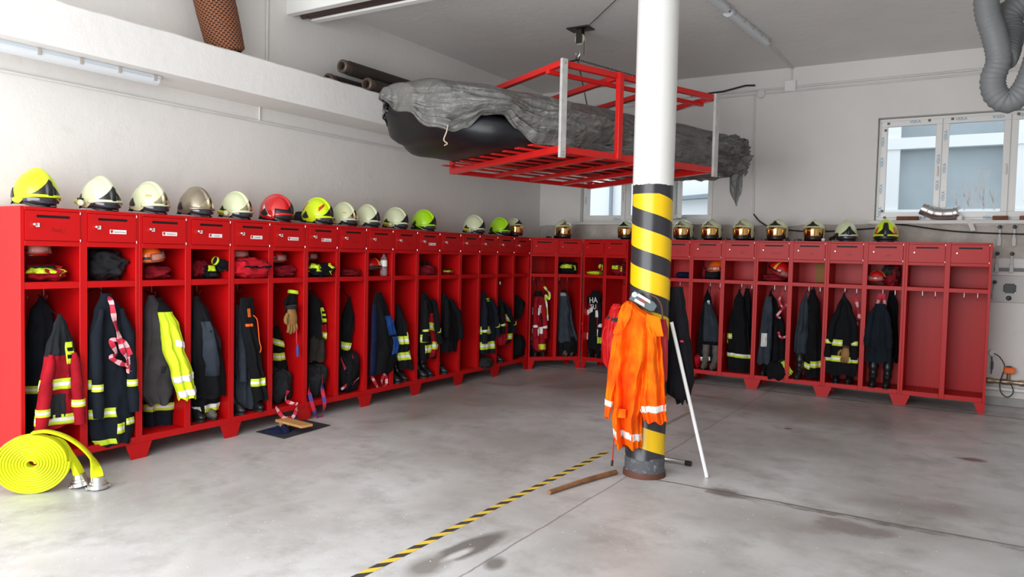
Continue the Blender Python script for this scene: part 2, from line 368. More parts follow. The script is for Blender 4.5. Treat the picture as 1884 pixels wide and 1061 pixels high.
# handwriting and name plates on the doors
def door_of(n): return [d for d in kids(UN[(n-1)//2]) if d.name.startswith('door')][(n-1) % 2]
def plate(n, txt, dx=.0):
    dr = door_of(n); o0 = 0 if n % 2 else U/2; x = o0+.245+dx
    b = MB(); b.box((x-.062, -.0145, 1.688), (x+.062, -.012, 1.718)); p = b.build('name_plate', M_tagw, dr, bevel=.0012)
    c_ = MB().poly([(x-.058, -.0150, 1.715), (x-.040, -.0150, 1.715), (x-.040, -.0150, 1.700), (x-.049, -.0150, 1.691), (x-.058, -.0150, 1.700)], .0006); c_.build('crest', M_crest, p)
    text_mesh('name_lettering', txt, .0122, M_ink, p, T(x+.011, -.0150, 1.702) @ RX(R(90)), .0003)
def scrawl(n, txt, size=.036, dx=0):
    dr = door_of(n); x = (0 if n % 2 else U/2)+.235+dx
    text_mesh('marker_writing', txt, size, M_mark, dr, T(x, -.0124, 1.697) @ RX(R(90)), .0003, shear=.5)
def key(n):
    dr = door_of(n); x = (0 if n % 2 else U/2)+.027+.06
    b = MB(); b.box((x-.005, -.045, 1.722), (x-.002, -.022, 1.742)); b.box((x, -.03, 1.716), (x+.022, -.026, 1.742), 1); b.tube([(x-.003, -.04, 1.73), (x+.004, -.034, 1.722), (x+.006, -.028, 1.73)], .0015, 5); b.build('key', [M_steel, M_tagw], dr)
for n, s in {2: 'Gajdošík Miroslav', 3: 'Klimašík Ján ml.', 4: 'Juroš Ivan', 5: 'Hrušík Milan', 6: 'Hrabovský Marek', 7: 'Hruška Ľuboš', 11: 'Kubošek'}.items(): plate(n, s)
scrawl(1, 'Tetík J.')
for n, s in {8: 'Suchán', 9: 'Jurík', 10: 'Slovák', 12: 'Kriš', 13: 'Ružík', 14: 'Ján', 15: 'Bača', 16: 'Mišo', 17: 'Ladislav', 18: 'Marek', 19: 'Jozef', 20: 'Ivan', 22: 'Kubala', 23: 'Jakub', 24: 'Gáb', 25: 'Mrmus M', 26: 'Ján', 27: 'Peter', 28: 'Juraj'}.items(): scrawl(n, s, .028)
for n in range(1, 17): key(n)
GARMENTS = [
 ('coat','dark navy coat hanging at the back of the first locker behind the red jacket',1,0.06,[(1.233,0.282,0.3,0.015),(1.121,0.278,0.3,0.073),(0.95,0.284,0.3,0.104),(0.645,0.271,0.3,0.097),(0.261,0.251,0.3,0.078)],'navy',0.012,[('Y',0.581,0.055,1.48,3.14,0)],[],[]),
 ('fire_jacket','crimson fire jacket with black yoke and lime silver bands in the first locker',1,0.04,[(1.125,0.257,0.01,0.014),(1.045,0.261,0.01,0.047),(0.9,0.258,0.01,0.094),(0.828,0.258,0.01,0.109),(0.611,0.245,0.01,0.132),(0.35,0.24,0.01,0.155)],'crimson',0.012,[('Y',0.649,0.075,0.0,3.14,0),('Y',0.404,0.07,0.0,3.14,0.3)],[('dgrey',0.58,0.419,1.41,2.45),('limeprint',0.932,0.781,0.71,1.35)],[(0.835,'charcoal')]),
 ('coat','long dark navy fire coat with lime silver bands in the second compartment',2,0.06,[(1.256,0.179,0.03,0.04),(1.121,0.195,0.03,0.107),(0.948,0.2,0.03,0.148),(0.636,0.209,0.03,0.157),(0.439,0.219,0.03,0.16),(0.243,0.227,0.03,0.168),(0.145,0.238,0.03,0.128)],'navy',0.012,[('Y',0.607,0.07,2.08,3.14,0),('Y',0.392,0.07,1.61,3.14,0),('Y',0.268,0.075,1.25,1.63,0),('Y',0.306,0.05,0.49,1.18,0),('L',0.178,0.04,1.7,3.14,0)],[],[]),
 ('overtrousers','dark navy overtrousers with lime band below the grey work trousers',3,0.09,[(0.969,0.346,0.27,0.119),(0.796,0.344,0.27,0.131),(0.384,0.346,0.27,0.141),(0.144,0.349,0.27,0.149),(0.108,0.348,0.27,0.12)],'navy',0.012,[('Y',0.32,0.06,0.0,3.14,0)],[],[]),
 ('work_trousers','grey purple work trousers hanging upside down beside the hi-vis jacket',3,0.07,[(1.225,0.176,0.12,0.027),(1.113,0.197,0.12,0.08),(0.819,0.234,0.12,0.13),(0.569,0.238,0.12,0.16),(0.477,0.236,0.12,0.163),(0.368,0.234,0.12,0.084)],'plum',0.012,[],[('lime',0.953,0.927,1.11,1.64),('dgrey',0.67,0.619,1.52,1.74)],[]),
 ('hi_vis_jacket','lime yellow hi-vis jacket with white bands leaning out of its locker',3,0.06,[(1.202,0.235,0.12,0.032),(1.09,0.265,0.08,0.061),(0.986,0.281,0.04,0.075),(0.823,0.274,-0.02,0.08),(0.608,0.33,-0.05,0.081),(0.41,0.369,-0.06,0.07)],'hivis',0.012,[('S',0.84,0.05,0.0,1.67,0.5),('S',0.582,0.05,0.0,3.14,-0.4),('S',0.465,0.05,0.0,3.14,-0.4)],[],[(1.091,'black')]),
 ('overtrousers','black overtrousers with white lime band below the open black jacket',4,0.07,[(0.775,0.265,0.14,0.118),(0.596,0.264,0.14,0.131),(0.302,0.266,0.14,0.131),(0.244,0.266,0.14,0.11)],'black',0.012,[('YS',0.267,0.06,0.0,2.09,0.0),('S',0.267,0.04,2.29,3.14,0)],[],[]),
 ('jacket','black jacket with slate lining hanging open in the fourth compartment',4,0.07,[(1.208,0.109,0.05,0.028),(1.054,0.156,0.05,0.079),(0.789,0.21,0.05,0.132),(0.52,0.243,0.05,0.144),(0.369,0.26,0.05,0.139)],'black',0.012,[],[('slate',1.003,0.552,1.23,2.13),('dgrey',0.953,0.771,0.46,1.01)],[]),
 ('coat','slate grey coat hanging in the fifth compartment',5,0.06,[(1.115,0.175,0.15,0.011),(0.925,0.214,0.15,0.055),(0.638,0.246,0.15,0.084),(0.351,0.273,0.15,0.109),(0.197,0.28,0.15,0.115)],'slate',0.012,[],[],[]),
 ('overtrousers','black overtrouser leg with one lime band over the slate coat',5,0.04,[(1.181,0.165,0.01,0.068),(1.079,0.166,0.01,0.08),(0.938,0.188,0.01,0.072),(0.65,0.248,0.01,0.073),(0.455,0.288,0.01,0.071),(0.268,0.326,0.01,0.072)],'black',0.012,[('Y',0.436,0.07,0.0,3.14,0)],[('orange',1.089,1.014,1.39,1.76),('orange',0.958,0.934,1.35,2.39)],[]),
 ('fire_jacket','black fire jacket with bands behind the tan glove',6,0.05,[(0.887,0.255,0.22,0.029),(0.683,0.283,0.22,0.055),(0.428,0.313,0.22,0.082)],'black',0.012,[('Y',0.602,0.07,0.72,3.14,0),('Y',0.731,0.06,0.75,3.14,0.5)],[],[]),
 ('fire_jacket','black and red fire jacket with lime lettering above the grey trousers',7,0.06,[(1.209,0.204,0.15,0.018),(1.077,0.263,0.15,0.075),(0.919,0.287,0.15,0.097),(0.749,0.293,0.15,0.101)],'black',0.012,[('Y',0.763,0.06,0.0,1.42,0.5)],[('limeprint',1.044,0.899,0.0,1.52),('crimson',0.878,0.791,0.0,1.77)],[]),
 ('work_trousers','rumpled taupe trousers hanging above a black bag',7,0.055,[(0.839,0.252,0.15,0.06),(0.707,0.287,0.15,0.093),(0.521,0.297,0.15,0.101)],'taupe',0.012,[],[],[]),
 ('coat','black coat with one lime band hanging above the round black bag',8,0.05,[(1.136,0.337,0.17,0.016),(0.888,0.315,0.17,0.075),(0.665,0.291,0.17,0.055),(0.565,0.269,0.17,0.031)],'black',0.012,[('Y',0.623,0.08,0.0,3.14,0.4)],[],[]),
 ('jacket','black softshell jacket with blue sides and a chest zip',9,0.04,[(1.176,0.197,0.01,0.055),(0.996,0.215,0.01,0.119),(0.826,0.268,0.01,0.177),(0.598,0.31,0.01,0.222),(0.313,0.263,0.01,0.177)],'black',0.012,[],[('blue',0.693,0.502,0.0,1.11),('blue',0.924,0.713,0.0,1.43),('navyb',1.052,0.308,2.31,3.14)],[]),
 ('fire_jacket','black fire jacket with two broad lime silver bands in the tenth compartment',10,0.06,[(1.031,0.154,0.05,0.027),(0.793,0.188,0.05,0.074),(0.553,0.223,0.05,0.102),(0.305,0.295,0.05,0.104)],'black',0.012,[('Y',0.639,0.09,1.35,3.14,0),('Y',0.686,0.08,0.0,1.48,0),('Y',0.462,0.09,0.0,3.14,-0.2)],[],[]),
 ('fire_jacket','black fire jacket with red sleeve and lime bands in the eleventh compartment',11,0.05,[(1.139,0.149,0.02,0.05),(1.015,0.209,0.02,0.116),(0.767,0.232,0.02,0.132),(0.519,0.266,0.02,0.168),(0.382,0.239,0.02,0.137)],'black',0.012,[('Y',0.628,0.09,1.94,3.14,0),('Y',0.504,0.09,1.59,2.43,0),('Y',0.757,0.09,0.81,1.97,0.4),('Y',0.531,0.09,0.83,1.58,0.2)],[('crimson',0.912,0.405,0.57,1.71)],[]),
 ('coat','plain black coat above a black boot,left of the empty compartment',12,0.05,[(1.126,0.113,0.02,0.027),(0.998,0.171,0.02,0.092),(0.869,0.231,0.02,0.148),(0.611,0.251,0.02,0.171),(0.43,0.218,0.02,0.131)],'black',0.012,[],[],[]),
 ('coat','navy fire coat with two lime bands above a brown bag',14,0.05,[(1.114,0.105,0.02,0.044),(0.996,0.179,0.02,0.113),(0.858,0.224,0.02,0.152),(0.545,0.25,0.02,0.179),(0.322,0.252,0.02,0.173)],'navy',0.012,[('Y',0.631,0.1,1.55,3.14,0),('Y',0.432,0.1,1.26,3.14,0)],[('limeprint',1.04,0.998,0.61,1.66)],[]),
 ('fire_jacket','fire jacket with red body,black sleeve and lime bands',15,0.05,[(1.029,0.1,0.02,0.027),(0.836,0.177,0.02,0.108),(0.655,0.247,0.02,0.171),(0.475,0.248,0.02,0.165),(0.409,0.181,0.02,0.095)],'black',0.012,[('Y',0.708,0.1,1.67,2.71,0),('Y',0.743,0.1,0.0,1.57,0.6),('Y',0.557,0.1,1.92,3.14,0),('Y',0.507,0.08,0.0,1.83,0)],[('crimson',0.796,0.403,1.68,3.14)],[]),
 ('hood','black hood hanging alone at the end of the left row',16,0.05,[(1.046,0.195,0.06,0.029),(0.919,0.275,0.06,0.117),(0.806,0.25,0.06,0.088),(0.731,0.202,0.06,0.036)],'black',0.012,[],[],[]),
 ('fire_jacket','crimson fire jacket with white bands in the corner locker',17,0.07,[(1.094,0.196,0.16,0.056),(0.9,0.201,0.16,0.09),(0.589,0.214,0.16,0.104),(0.355,0.216,0.16,0.108),(0.237,0.224,0.16,0.095)],'crimson',0.012,[('S',0.807,0.1,1.63,3.14,0),('S',0.838,0.11,0.0,1.63,0),('S',0.51,0.1,1.81,3.14,0),('S',0.533,0.1,0.0,1.81,0),('L',0.298,0.08,0.3,1.8,0)],[('black',0.807,0.588,0.0,1.38)],[(1.009,'black')]),
 ('overtrousers','long slate overtrousers with black hem in the corner locker',18,0.07,[(1.117,0.154,0.08,0.044),(0.985,0.171,0.08,0.074),(0.751,0.191,0.08,0.105),(0.375,0.238,0.08,0.158)],'slate',0.012,[],[('grey',1.079,1.032,1.22,3.14)],[(1.063,'black')]),
 ('overtrousers','black trouser bottoms below the slate overtrousers',18,0.06,[(0.478,0.24,0.07,0.149),(0.204,0.248,0.07,0.149)],'black',0.012,[],[],[]),
 ('fire_jacket','red sleeved fire jacket with white letters on its black back',19,0.07,[(1.116,0.135,0.16,0.072),(1.003,0.133,0.16,0.139),(0.786,0.125,0.16,0.186),(0.43,0.133,0.16,0.192),(0.275,0.144,0.16,0.155)],'black',0.012,[('S',0.764,0.1,2.3,3.14,0),('S',0.818,0.08,1.47,2.34,-1.0),('S',0.79,0.1,0.0,1.23,0),('S',0.458,0.1,1.93,3.14,0),('S',0.519,0.1,0.0,1.03,0),('L',0.417,0.1,0.17,1.01,0)],[('crimson',0.939,0.435,1.84,3.14),('crimson',0.954,0.457,0.0,1.04)],[]),
 ('jacket','black and slate softshell jacket below the orange helmet shelf',23,0.07,[(1.209,0.163,0.2,0.007),(1.078,0.168,0.2,0.051),(0.715,0.198,0.2,0.126),(0.512,0.208,0.2,0.137)],'black',0.012,[],[('slate',1.04,0.532,0.0,2.11),('silver',1.067,1.017,0.79,1.36)],[]),
 ('overtrousers','black overtrousers with white hems standing over grey boots',23,0.08,[(0.636,0.173,0.24,0.142),(0.346,0.187,0.24,0.153),(0.248,0.206,0.24,0.123)],'black',0.012,[('S',0.291,0.05,1.26,3.02,-0.3),('S',0.297,0.04,0.0,1.08,0)],[],[]),
 ('overtrousers','black overtrousers with lime patch and white hem band',24,0.07,[(1.226,0.159,0.22,0.01),(1.061,0.161,0.22,0.069),(0.739,0.165,0.22,0.132),(0.348,0.182,0.22,0.149),(0.138,0.194,0.22,0.132)],'black',0.012,[('Y',0.62,0.07,2.11,3.14,0),('L',0.547,0.05,2.59,3.14,0),('YS',0.376,0.05,0.0,3.14,0.2)],[],[]),
 ('coat','black coat squeezed at the right side behind the black overtrousers',24,0.05,[(1.24,0.238,0.3,0.028),(1.063,0.238,0.3,0.055),(0.461,0.256,0.3,0.066)],'black',0.012,[],[],[]),
 ('coat','slate coat with a reflective silver patch',25,0.05,[(1.158,0.145,0.08,0.039),(0.951,0.139,0.08,0.066),(0.642,0.128,0.08,0.076),(0.311,0.113,0.08,0.083)],'slate',0.012,[],[('silver',0.702,0.532,1.23,2.13)],[]),
 ('coat','black coat behind the slate coat with the silver patch',25,0.06,[(1.223,0.139,0.2,0.01),(1.085,0.167,0.2,0.06),(0.776,0.231,0.2,0.099),(0.156,0.247,0.2,0.105)],'black',0.012,[],[],[]),
 ('coat','slate coat left of the black coat with a lime hem',26,0.05,[(1.21,0.155,0.16,0.016),(1.006,0.141,0.16,0.057),(0.667,0.122,0.16,0.076),(0.478,0.117,0.16,0.076)],'slate',0.012,[],[],[]),
 ('overtrousers','black overtrousers with lime bands above the hem,right of the slate coat',26,0.07,[(1.265,0.23,0.19,0.028),(1.076,0.24,0.19,0.075),(0.674,0.261,0.19,0.094),(0.183,0.274,0.19,0.1)],'black',0.012,[('Y',0.358,0.08,0.0,1.85,-0.2),('Y',0.335,0.07,1.85,3.14,0.4)],[],[]),
 ('fire_jacket','black fire jacket with paired lime silver bands and a tan glove in front',27,0.05,[(1.236,0.196,0.02,0.012),(1.072,0.207,0.02,0.083),(0.841,0.207,0.02,0.151),(0.578,0.196,0.02,0.172),(0.276,0.186,0.02,0.181)],'black',0.012,[('Y',0.658,0.075,1.5,3.14,0),('Y',0.469,0.07,1.46,3.14,0),('Y',0.463,0.07,0.0,1.13,0)],[],[]),
 ('coat','dark navy coat above two black rubber boots',28,0.05,[(1.139,0.174,0.02,0.056),(0.997,0.168,0.02,0.113),(0.741,0.172,0.02,0.141),(0.462,0.175,0.02,0.139)],'navy',0.012,[],[],[]),
 ('coat','black coat hanging at the right side of the compartment with two boots',28,0.05,[(1.281,0.259,0.3,0.026),(1.12,0.274,0.3,0.057),(0.447,0.313,0.3,0.046)],'black',0.012,[],[],[]),
]
BLOBS = [
 ('folded_jacket','folded crimson jacket with yellow strips on the first shelf',1,(0.093,0.361,1.336,1.461),0.2,0.13,'crimson',{'strips': 1}),
 ('folded_trousers','dark grey folded trousers filling the second shelf',2,(0.109,0.383,1.327,1.563),0.22,0.15,'dgrey',{}),
 ('folded_jacket','crimson folded jacket under the orange helmet with clear goggles',3,(0.105,0.334,1.327,1.457),0.2,0.13,'wine',{}),
 ('folded_jacket','crimson bundle beside a lime black glove',4,(0.155,0.303,1.321,1.501),0.24,0.12,'wine',{}),
 ('glove_bundle','lime and black work gloves bundled on the fourth shelf',4,(0.222,0.352,1.323,1.458),0.12,0.06,'black',{'lime': 1}),
 ('folded_jacket','loose crimson jacket with black zip below the red helmet',5,(0.04,0.39,1.318,1.518),0.08,0.14,'cherry',{'zip': 1}),
 ('folded_jacket','crimson bundle beside the red helmet on the sixth shelf',6,(0.149,0.38,1.323,1.457),0.18,0.12,'wine',{}),
 ('folded_jacket','yellow and black folded jacket with printed letters on the seventh shelf',7,(0.086,0.38,1.315,1.48),0.11,0.12,'black',{'yellow': 1}),
 ('folded_jacket','flat dark crimson cloth lying on the eighth shelf',8,(0.133,0.381,1.322,1.419),0.15,0.14,'wine',{}),
 ('folded_jacket','dim crimson folded jacket on the eleventh shelf',11,(0.127,0.376,1.335,1.459),0.13,0.14,'wine',{}),
 ('folded_jacket','small red and yellow folded cloth on the twelfth shelf',12,(0.197,0.381,1.327,1.411),0.16,0.1,'cherry',{'strips': 1}),
 ('folded_trousers','black folded trousers with cream bands in the corner locker',18,(0.093,0.385,1.326,1.51),0.2,0.14,'black',{'strips': 1}),
 ('glove_bundle','lime green gloves lying flat in the askew corner locker',19,(0.03,0.27,1.327,1.397),0.12,0.1,'hivis',{}),
 ('folded_jacket','red white bundle at the right of the lime gloves',19,(0.195,0.29,1.332,1.529),0.2,0.08,'wine',{'strips': 1}),
 ('folded_jacket','dark crimson bundle on the shelf just left of the pillar',20,(0.042,0.28,1.333,1.522),0.2,0.12,'wine',{'strips': 1}),
 ('folded_jacket','dark blue cloth crumpled on the shelf right of the pillar',22,(0.149,0.347,1.322,1.423),0.22,0.1,'navyb',{}),
 ('folded_jacket','crimson and black bundle left of the orange helmet',23,(0.089,0.141,1.328,1.494),0.24,0.08,'wine',{}),
 ('folded_trousers','black folded trousers underneath the orange helmet',23,(0.153,0.339,1.324,1.493),0.2,0.12,'charcoal',{}),
 ('folded_jacket','flat dark crimson cloth below the red helmet on the back wall',25,(0.042,0.334,1.323,1.436),0.24,0.14,'wine',{}),
 ('folded_jacket','large crimson bundle with black collar beside the red helmet',28,(0.164,0.346,1.326,1.585),0.24,0.13,'wine',{'strips': 2}),
 ('kit_bag','black soft bag standing below the fire jacket with bands',6,(0.142,0.365,0.219,0.494),0.18,0.11,'dgrey',{}),
 ('kit_bag','black soft bag with the red blue sling in front',7,(0.142,0.38,0.163,0.49),0.16,0.11,'dgrey',{}),
 ('kit_bag','round black bag with pink white straps',8,(0.12,0.379,0.214,0.578),0.12,0.12,'black',{}),
 ('kit_bag','brown soft bag bulging over the rail below the navy coat',14,(0.052,0.338,0.134,0.278),0.02,0.08,'taupe',{}),
 ('kit_bag','small black bag with a pink strap,last in the left row',16,(0.112,0.374,0.145,0.499),0.08,0.1,'black',{}),
 ('kit_bag','black cloth bag hanging over the rail below the slate coat',25,(0.166,0.398,0.131,0.356),0.02,0.06,'black',{}),
 ('kit_bag','dark red bag at the left of grey boots',23,(0.034,0.107,0.137,0.346),0.2,0.08,'cherry',{}),
]
SLINGS = [
 ('red webbing sling with white tags hanging beside the navy fire coat',2,[(0.182,0.0,1.236),(0.188,-0.03,1.178),(0.194,-0.055,1.061),(0.23,-0.055,0.932),(0.246,-0.055,0.859),(0.288,-0.055,0.775),(0.305,-0.055,0.673),(0.313,-0.055,0.793),(0.263,-0.055,0.898),(0.169,-0.055,0.922),(0.206,-0.055,0.824),(0.169,-0.055,0.796),(0.238,-0.055,0.749),(0.296,-0.055,0.726)],0.038,'rw'),
 ('pink white sling spilling out over the rail above the wooden board',6,[(0.257,0.05,0.3),(0.232,0.05,0.212),(0.279,0.0,0.181),(0.307,-0.02,0.169),(0.276,-0.04,0.121),(0.216,-0.05,0.067),(0.116,-0.04,0.092),(0.069,0,0.184)],0.035,'rw'),
 ('red and blue sling hanging out of its locker to the floor',7,[(0.29,0.06,0.386),(0.216,-0.01,0.27),(0.227,-0.03,0.139),(0.208,-0.03,0.026),(0.145,-0.03,0.005),(0.095,-0.03,0.081),(0.037,-0.03,0.246),(0.105,0.05,0.331)],0.04,'rb'),
 ('pink white straps crossing the round black bag',8,[(0.088,0.03,0.537),(0.191,0.03,0.35),(0.239,0.03,0.288),(0.177,0.03,0.252),(0.101,0.03,0.218)],0.03,'rw'),
 ('pink white strap looped over the round black bag',8,[(0.249,0.03,0.554),(0.282,0.03,0.461),(0.222,0.03,0.346),(0.255,0.03,0.258),(0.349,0.03,0.302)],0.03,'rw'),
 ('pink white sling bunched below the blue sided jacket',9,[(0.124,0.03,0.307),(0.168,0.03,0.243),(0.246,0.03,0.152),(0.307,0.03,0.155),(0.296,0.03,0.238),(0.347,0.03,0.291),(0.367,0.03,0.188),(0.307,0.03,0.137)],0.035,'rw'),
 ('pink strap down the small black bag in the last compartment',16,[(0.239,0.06,0.385),(0.274,0.06,0.268),(0.263,0.06,0.186),(0.398,0.06,0.141)],0.03,'rw'),
 ('lime and cream webbing strap beside the crimson jacket in the corner',17,[(0.262,0.1,1.161),(0.298,0.1,1.122),(0.351,0.1,1.06),(0.345,0.1,0.983),(0.283,0.1,1.037),(0.313,0.1,0.866),(0.328,0.1,0.671)],0.035,'lm'),
 ('white and red sling hanging above the lime glove on back wall',25,[(0.308,0.1,1.214),(0.273,0.1,1.118),(0.315,0.1,1.032),(0.359,0.1,1.068),(0.254,0.1,0.927),(0.295,0.1,0.896)],0.03,'rw'),
 ('white and red strap curled beside the black coat hem',25,[(0.275,0.1,0.726),(0.303,0.1,0.66),(0.368,0.1,0.678),(0.39,0.1,0.768)],0.03,'rw'),
 ('red webbing strap looped in a ring on the black fire jacket',27,[(0.308,0.06,1.228),(0.344,0.06,1.083),(0.36,0.06,0.956),(0.291,0.06,0.932),(0.218,0.06,0.992),(0.125,0.06,0.921),(0.11,0.06,0.842),(0.178,0.06,0.782),(0.263,0.06,0.756),(0.33,0.06,0.826),(0.345,0.06,0.91)],0.034,'rw'),
 ('red and white straps at the top of the navy coat,left strap',28,[(0.162,0.1,1.252),(0.133,0.1,1.124),(0.114,0.1,1.028)],0.045,'rw'),
 ('red and white straps at the top of the navy coat,right strap',28,[(0.185,0.1,1.253),(0.212,0.1,1.128),(0.199,0.1,1.039)],0.045,'rw'),
]
HPOS = [(-0.19, 0.19), (-0.19, 0.641), (-0.19, 1.027), (-0.19, 1.437), (-0.19, 1.835), (-0.19, 2.278), (-0.19, 2.789), (-0.19, 3.154), (-0.19, 3.5), (-0.19, 3.956), (-0.19, 4.457), (-0.19, 5.493), (-0.19, 6.1), (-0.19, 6.478), (0.234, 7.148), (1.136, 7.36), (1.977, 7.27), (2.358, 7.27), (2.772, 7.27), (3.188, 7.27), (3.624, 7.27), (3.979, 7.27), (4.412, 7.27)]
# ---------------------------------------------------------------- cloth
def fabric(name, c, r=.92, sheen=.0): return mat(name, tuple(v*.62 for v in c) if max(c) < .15 else c, r, bump=.55, bscale=17, var=.3, vscale=9, sheen=sheen, spec=.25)
FAB = dict(navy=fabric('navy_cloth', (.014, .020, .032)), black=fabric('black_cloth', (.010, .011, .014)), charcoal=fabric('charcoal_cloth', (.022, .026, .032)),
           dgrey=fabric('dark_grey_cloth', (.035, .037, .042)), slate=fabric('slate_cloth', (.065, .082, .11)), plum=fabric('grey_purple_cloth', (.085, .075, .085)),
           taupe=fabric('taupe_cloth', (.055, .047, .042)), crimson=fabric('crimson_cloth', (.36, .006, .016)), wine=fabric('wine_cloth', (.26, .008, .018)), cherry=fabric('cherry_cloth', (.50, .008, .02)),
           hivis=mat('hi_vis_cloth', (.62, .80, .015), .7, bump=.15, bscale=200), blue=fabric('blue_cloth', (.02, .10, .42)), navyb=fabric('deep_blue_cloth', (.012, .022, .09)),
           orange=mat('orange_cloth_small', (.8, .13, .01), .7), silver=mat('reflective_silver', (.74, .75, .74), .35, bump=.1, bscale=90), grey=fabric('pale_grey_cloth', (.3, .3, .3)),
           limeprint=mat('lime_print', (.60, .78, .03), .6), limed=mat('lime_trim', (.60, .75, .03), .65), white=mat('white_reflex', (.82, .82, .80), .45), tan=fabric('tan_leather', (.36, .19, .06), .6), brown=fabric('brown_leather', (.12, .065, .035), .6))
FAB['lime'] = FAB['limeprint']
M_limeb, M_silv = FAB['limed'], FAB['white']
def garment(spec, F):
    name, lab, n, ry, ks, col, amp, bands, panels, zones = spec
    rnd = random.Random(n*31+len(ks)*7+int(ks[0][0]*100)); ph = [rnd.uniform(0, 6.28) for _ in range(6)]; sd = rnd.uniform(0, 50)
    z0, z1 = ks[0][0], ks[-1][0]; kk = [(-k[0], k[1], k[2], k[3]) for k in ks]; fk = [rnd.choice((3, 4, 5)), rnd.choice((6, 7, 8)), rnd.choice((10, 12))]
    def S(z, a, off=0):
        cx, cy, rx = keyed(kk, -z); u = (z0-z)/(z0-z1); rx = max(rx, .012)
        r_ = 1+min(1, u*2.2)*(.22*math.sin(fk[0]*a+ph[0]+1.2*u+.6*math.sin(u*5))+.15*math.sin(fk[1]*a+ph[1]-2*u)+.07*math.sin(fk[2]*a+ph[2]+3*u))
        nz = noise.noise(Vector((math.cos(a)*2.2, math.sin(a)*2.2, z*7+sd)))*amp+noise.noise(Vector((math.cos(a)*5, math.sin(a)*5, z*16+sd)))*amp*.5+(abs(noise.noise(Vector((math.cos(a)*3.5+z*3, math.sin(a)*3.5, z*6+sd))))-.2)*amp*1.2
        ryy = min(ry, rx*1.1+.012)*(.35+.65*min(1, u*3)); sx = rx*(.93+.07*r_)+off; sy = ryy*r_+off+nz*min(1, u*4)
        x = cx+sx*math.cos(a)+nz*.5*min(1, u*4); y = cy-sy*math.sin(a)
        return (x, min(y, LD-.02), z)
    NZ, NA = 44, 56; rows = []; hem = .012
    for i in range(NZ+1):
        zz = lerp(z0, z1, i/NZ); rows.append([S(zz, 2*PI*j/NA) for j in range(NA)])
    rows[-1] = [(x, y, z+hem*math.sin(5*2*PI*j/NA+ph[3])) for j, (x, y, z) in enumerate(rows[-1])]
    # turned-in hem, open underneath
    rows.append([(lerp(sum(p[0] for p in rows[-1])/NA, x, .82), lerp(sum(p[1] for p in rows[-1])/NA, y, .82), z+.03) for x, y, z in rows[-1]])
    mats = [FAB[col]]; zl = []
    for zc, c in zones: mats.append(FAB[c]); zl.append((zc, len(mats)-1))
    def mi(i, j):
        zz = lerp(z0, z1, (i+.5)/NZ)
        for zc, k in zl:
            if zz > zc: return k
        return 0
    root = empty(name, F, lab, {'fire_jacket': 'jacket', 'hi_vis_jacket': 'jacket', 'work_trousers': 'trousers', 'overtrousers': 'trousers'}.get(name, name))
    MB().grid(rows, mi, True, True).build('cloth', mats, root, smooth=60)
    # sleeves of the wider coats
    mx = max(k[3] for k in ks)
    if name in ('fire_jacket', 'coat') and mx > .105 and z0-z1 > .6:
        for s in (-1, 1):
            L = (z0-z1)*rnd.uniform(.62, .72); zt = min(z0-.10*(z0-z1), zones[0][0]+.02 if zones and n == 1 else 9); pth = []
            for i in range(13):
                z_ = zt-L*i/12; cx, cy, rx = keyed(kk, -z_); pth.append((cx+s*max(.01, rx-.028), cy-min(ry, rx*1.1)*(.62+.25*i/12)-.012, z_))
            rr = [.018+.020*min(1, i/3)+.004*math.sin(i*1.7+ph[1]) for i in range(13)]
            sl = MB().tube(pth, rr, 16, flat=1.0).build('sleeve', FAB[zones[0][1] if zones and name == 'fire_jacket' and col != 'crimson' else col], root, smooth=60)
            if any(b_[0] in 'YS' for b_ in bands):
                m_ = MB(); 
                for dz, mi_ in ((.0, 0), (.017, 1), (.034, 0)):
                    q0 = Vector(pth[9])+Vector((0, 0, dz)); q1 = Vector(pth[9])+Vector((0, 0, dz+.017)); m_.tube([q0, q1], rr[9]+.003, 16, False, mi_ if any(b_[0] == 'Y' for b_ in bands) else 1)
                m_.build('reflective_band', [M_limeb, M_silv], sl, smooth=60)
    # hanging loop up to the hook
    x0, y0 = ks[0][1], ks[0][2]
    MB().tube(spline([(x0, y0, z0-.012), (x0, lerp(y0, .28, .5), z0+.03), (x0, .29, SHZ-.10)], 4), .004, 6).build('hanging_loop', FAB['black'], root)
    def patch(za, zb, a0, a1, off, tilt=0, na=14, nz=4, mfn=0):
        rr = []
        for i in range(nz+1):
            row = []
            for j in range(na+1):
                a = lerp(a0, a1, j/na); z = lerp(za, zb, i/nz)+tilt*(j/na-.5)*.08
                row.append(S(min(z, z0), a, off))
            rr.append(row)
        m = MB(); m.grid(rr, mfn); return m
    for p in panels:
        c, za, zb, a0, a1 = p
        nm = {'limeprint': 'printed_badge', 'silver': 'reflective_patch', 'orange': 'orange_tab', 'grey': 'label_patch'}.get(c, 'colour_panel')
        o = patch(za, zb, a0, a1, .0035, nz=8).build(nm, FAB[c], root, smooth=60, solid=.003)
        if c == 'limeprint':
            b = patch(lerp(za, zb, .25), lerp(za, zb, .42), lerp(a0, a1, .2), lerp(a0, a1, .8), .006); b.build('print_mark', FAB['black'], o, smooth=60, solid=.001)
            b = patch(lerp(za, zb, .58), lerp(za, zb, .75), lerp(a0, a1, .3), lerp(a0, a1, .9), .006); b.build('print_mark', FAB['black'], o, smooth=60, solid=.001)
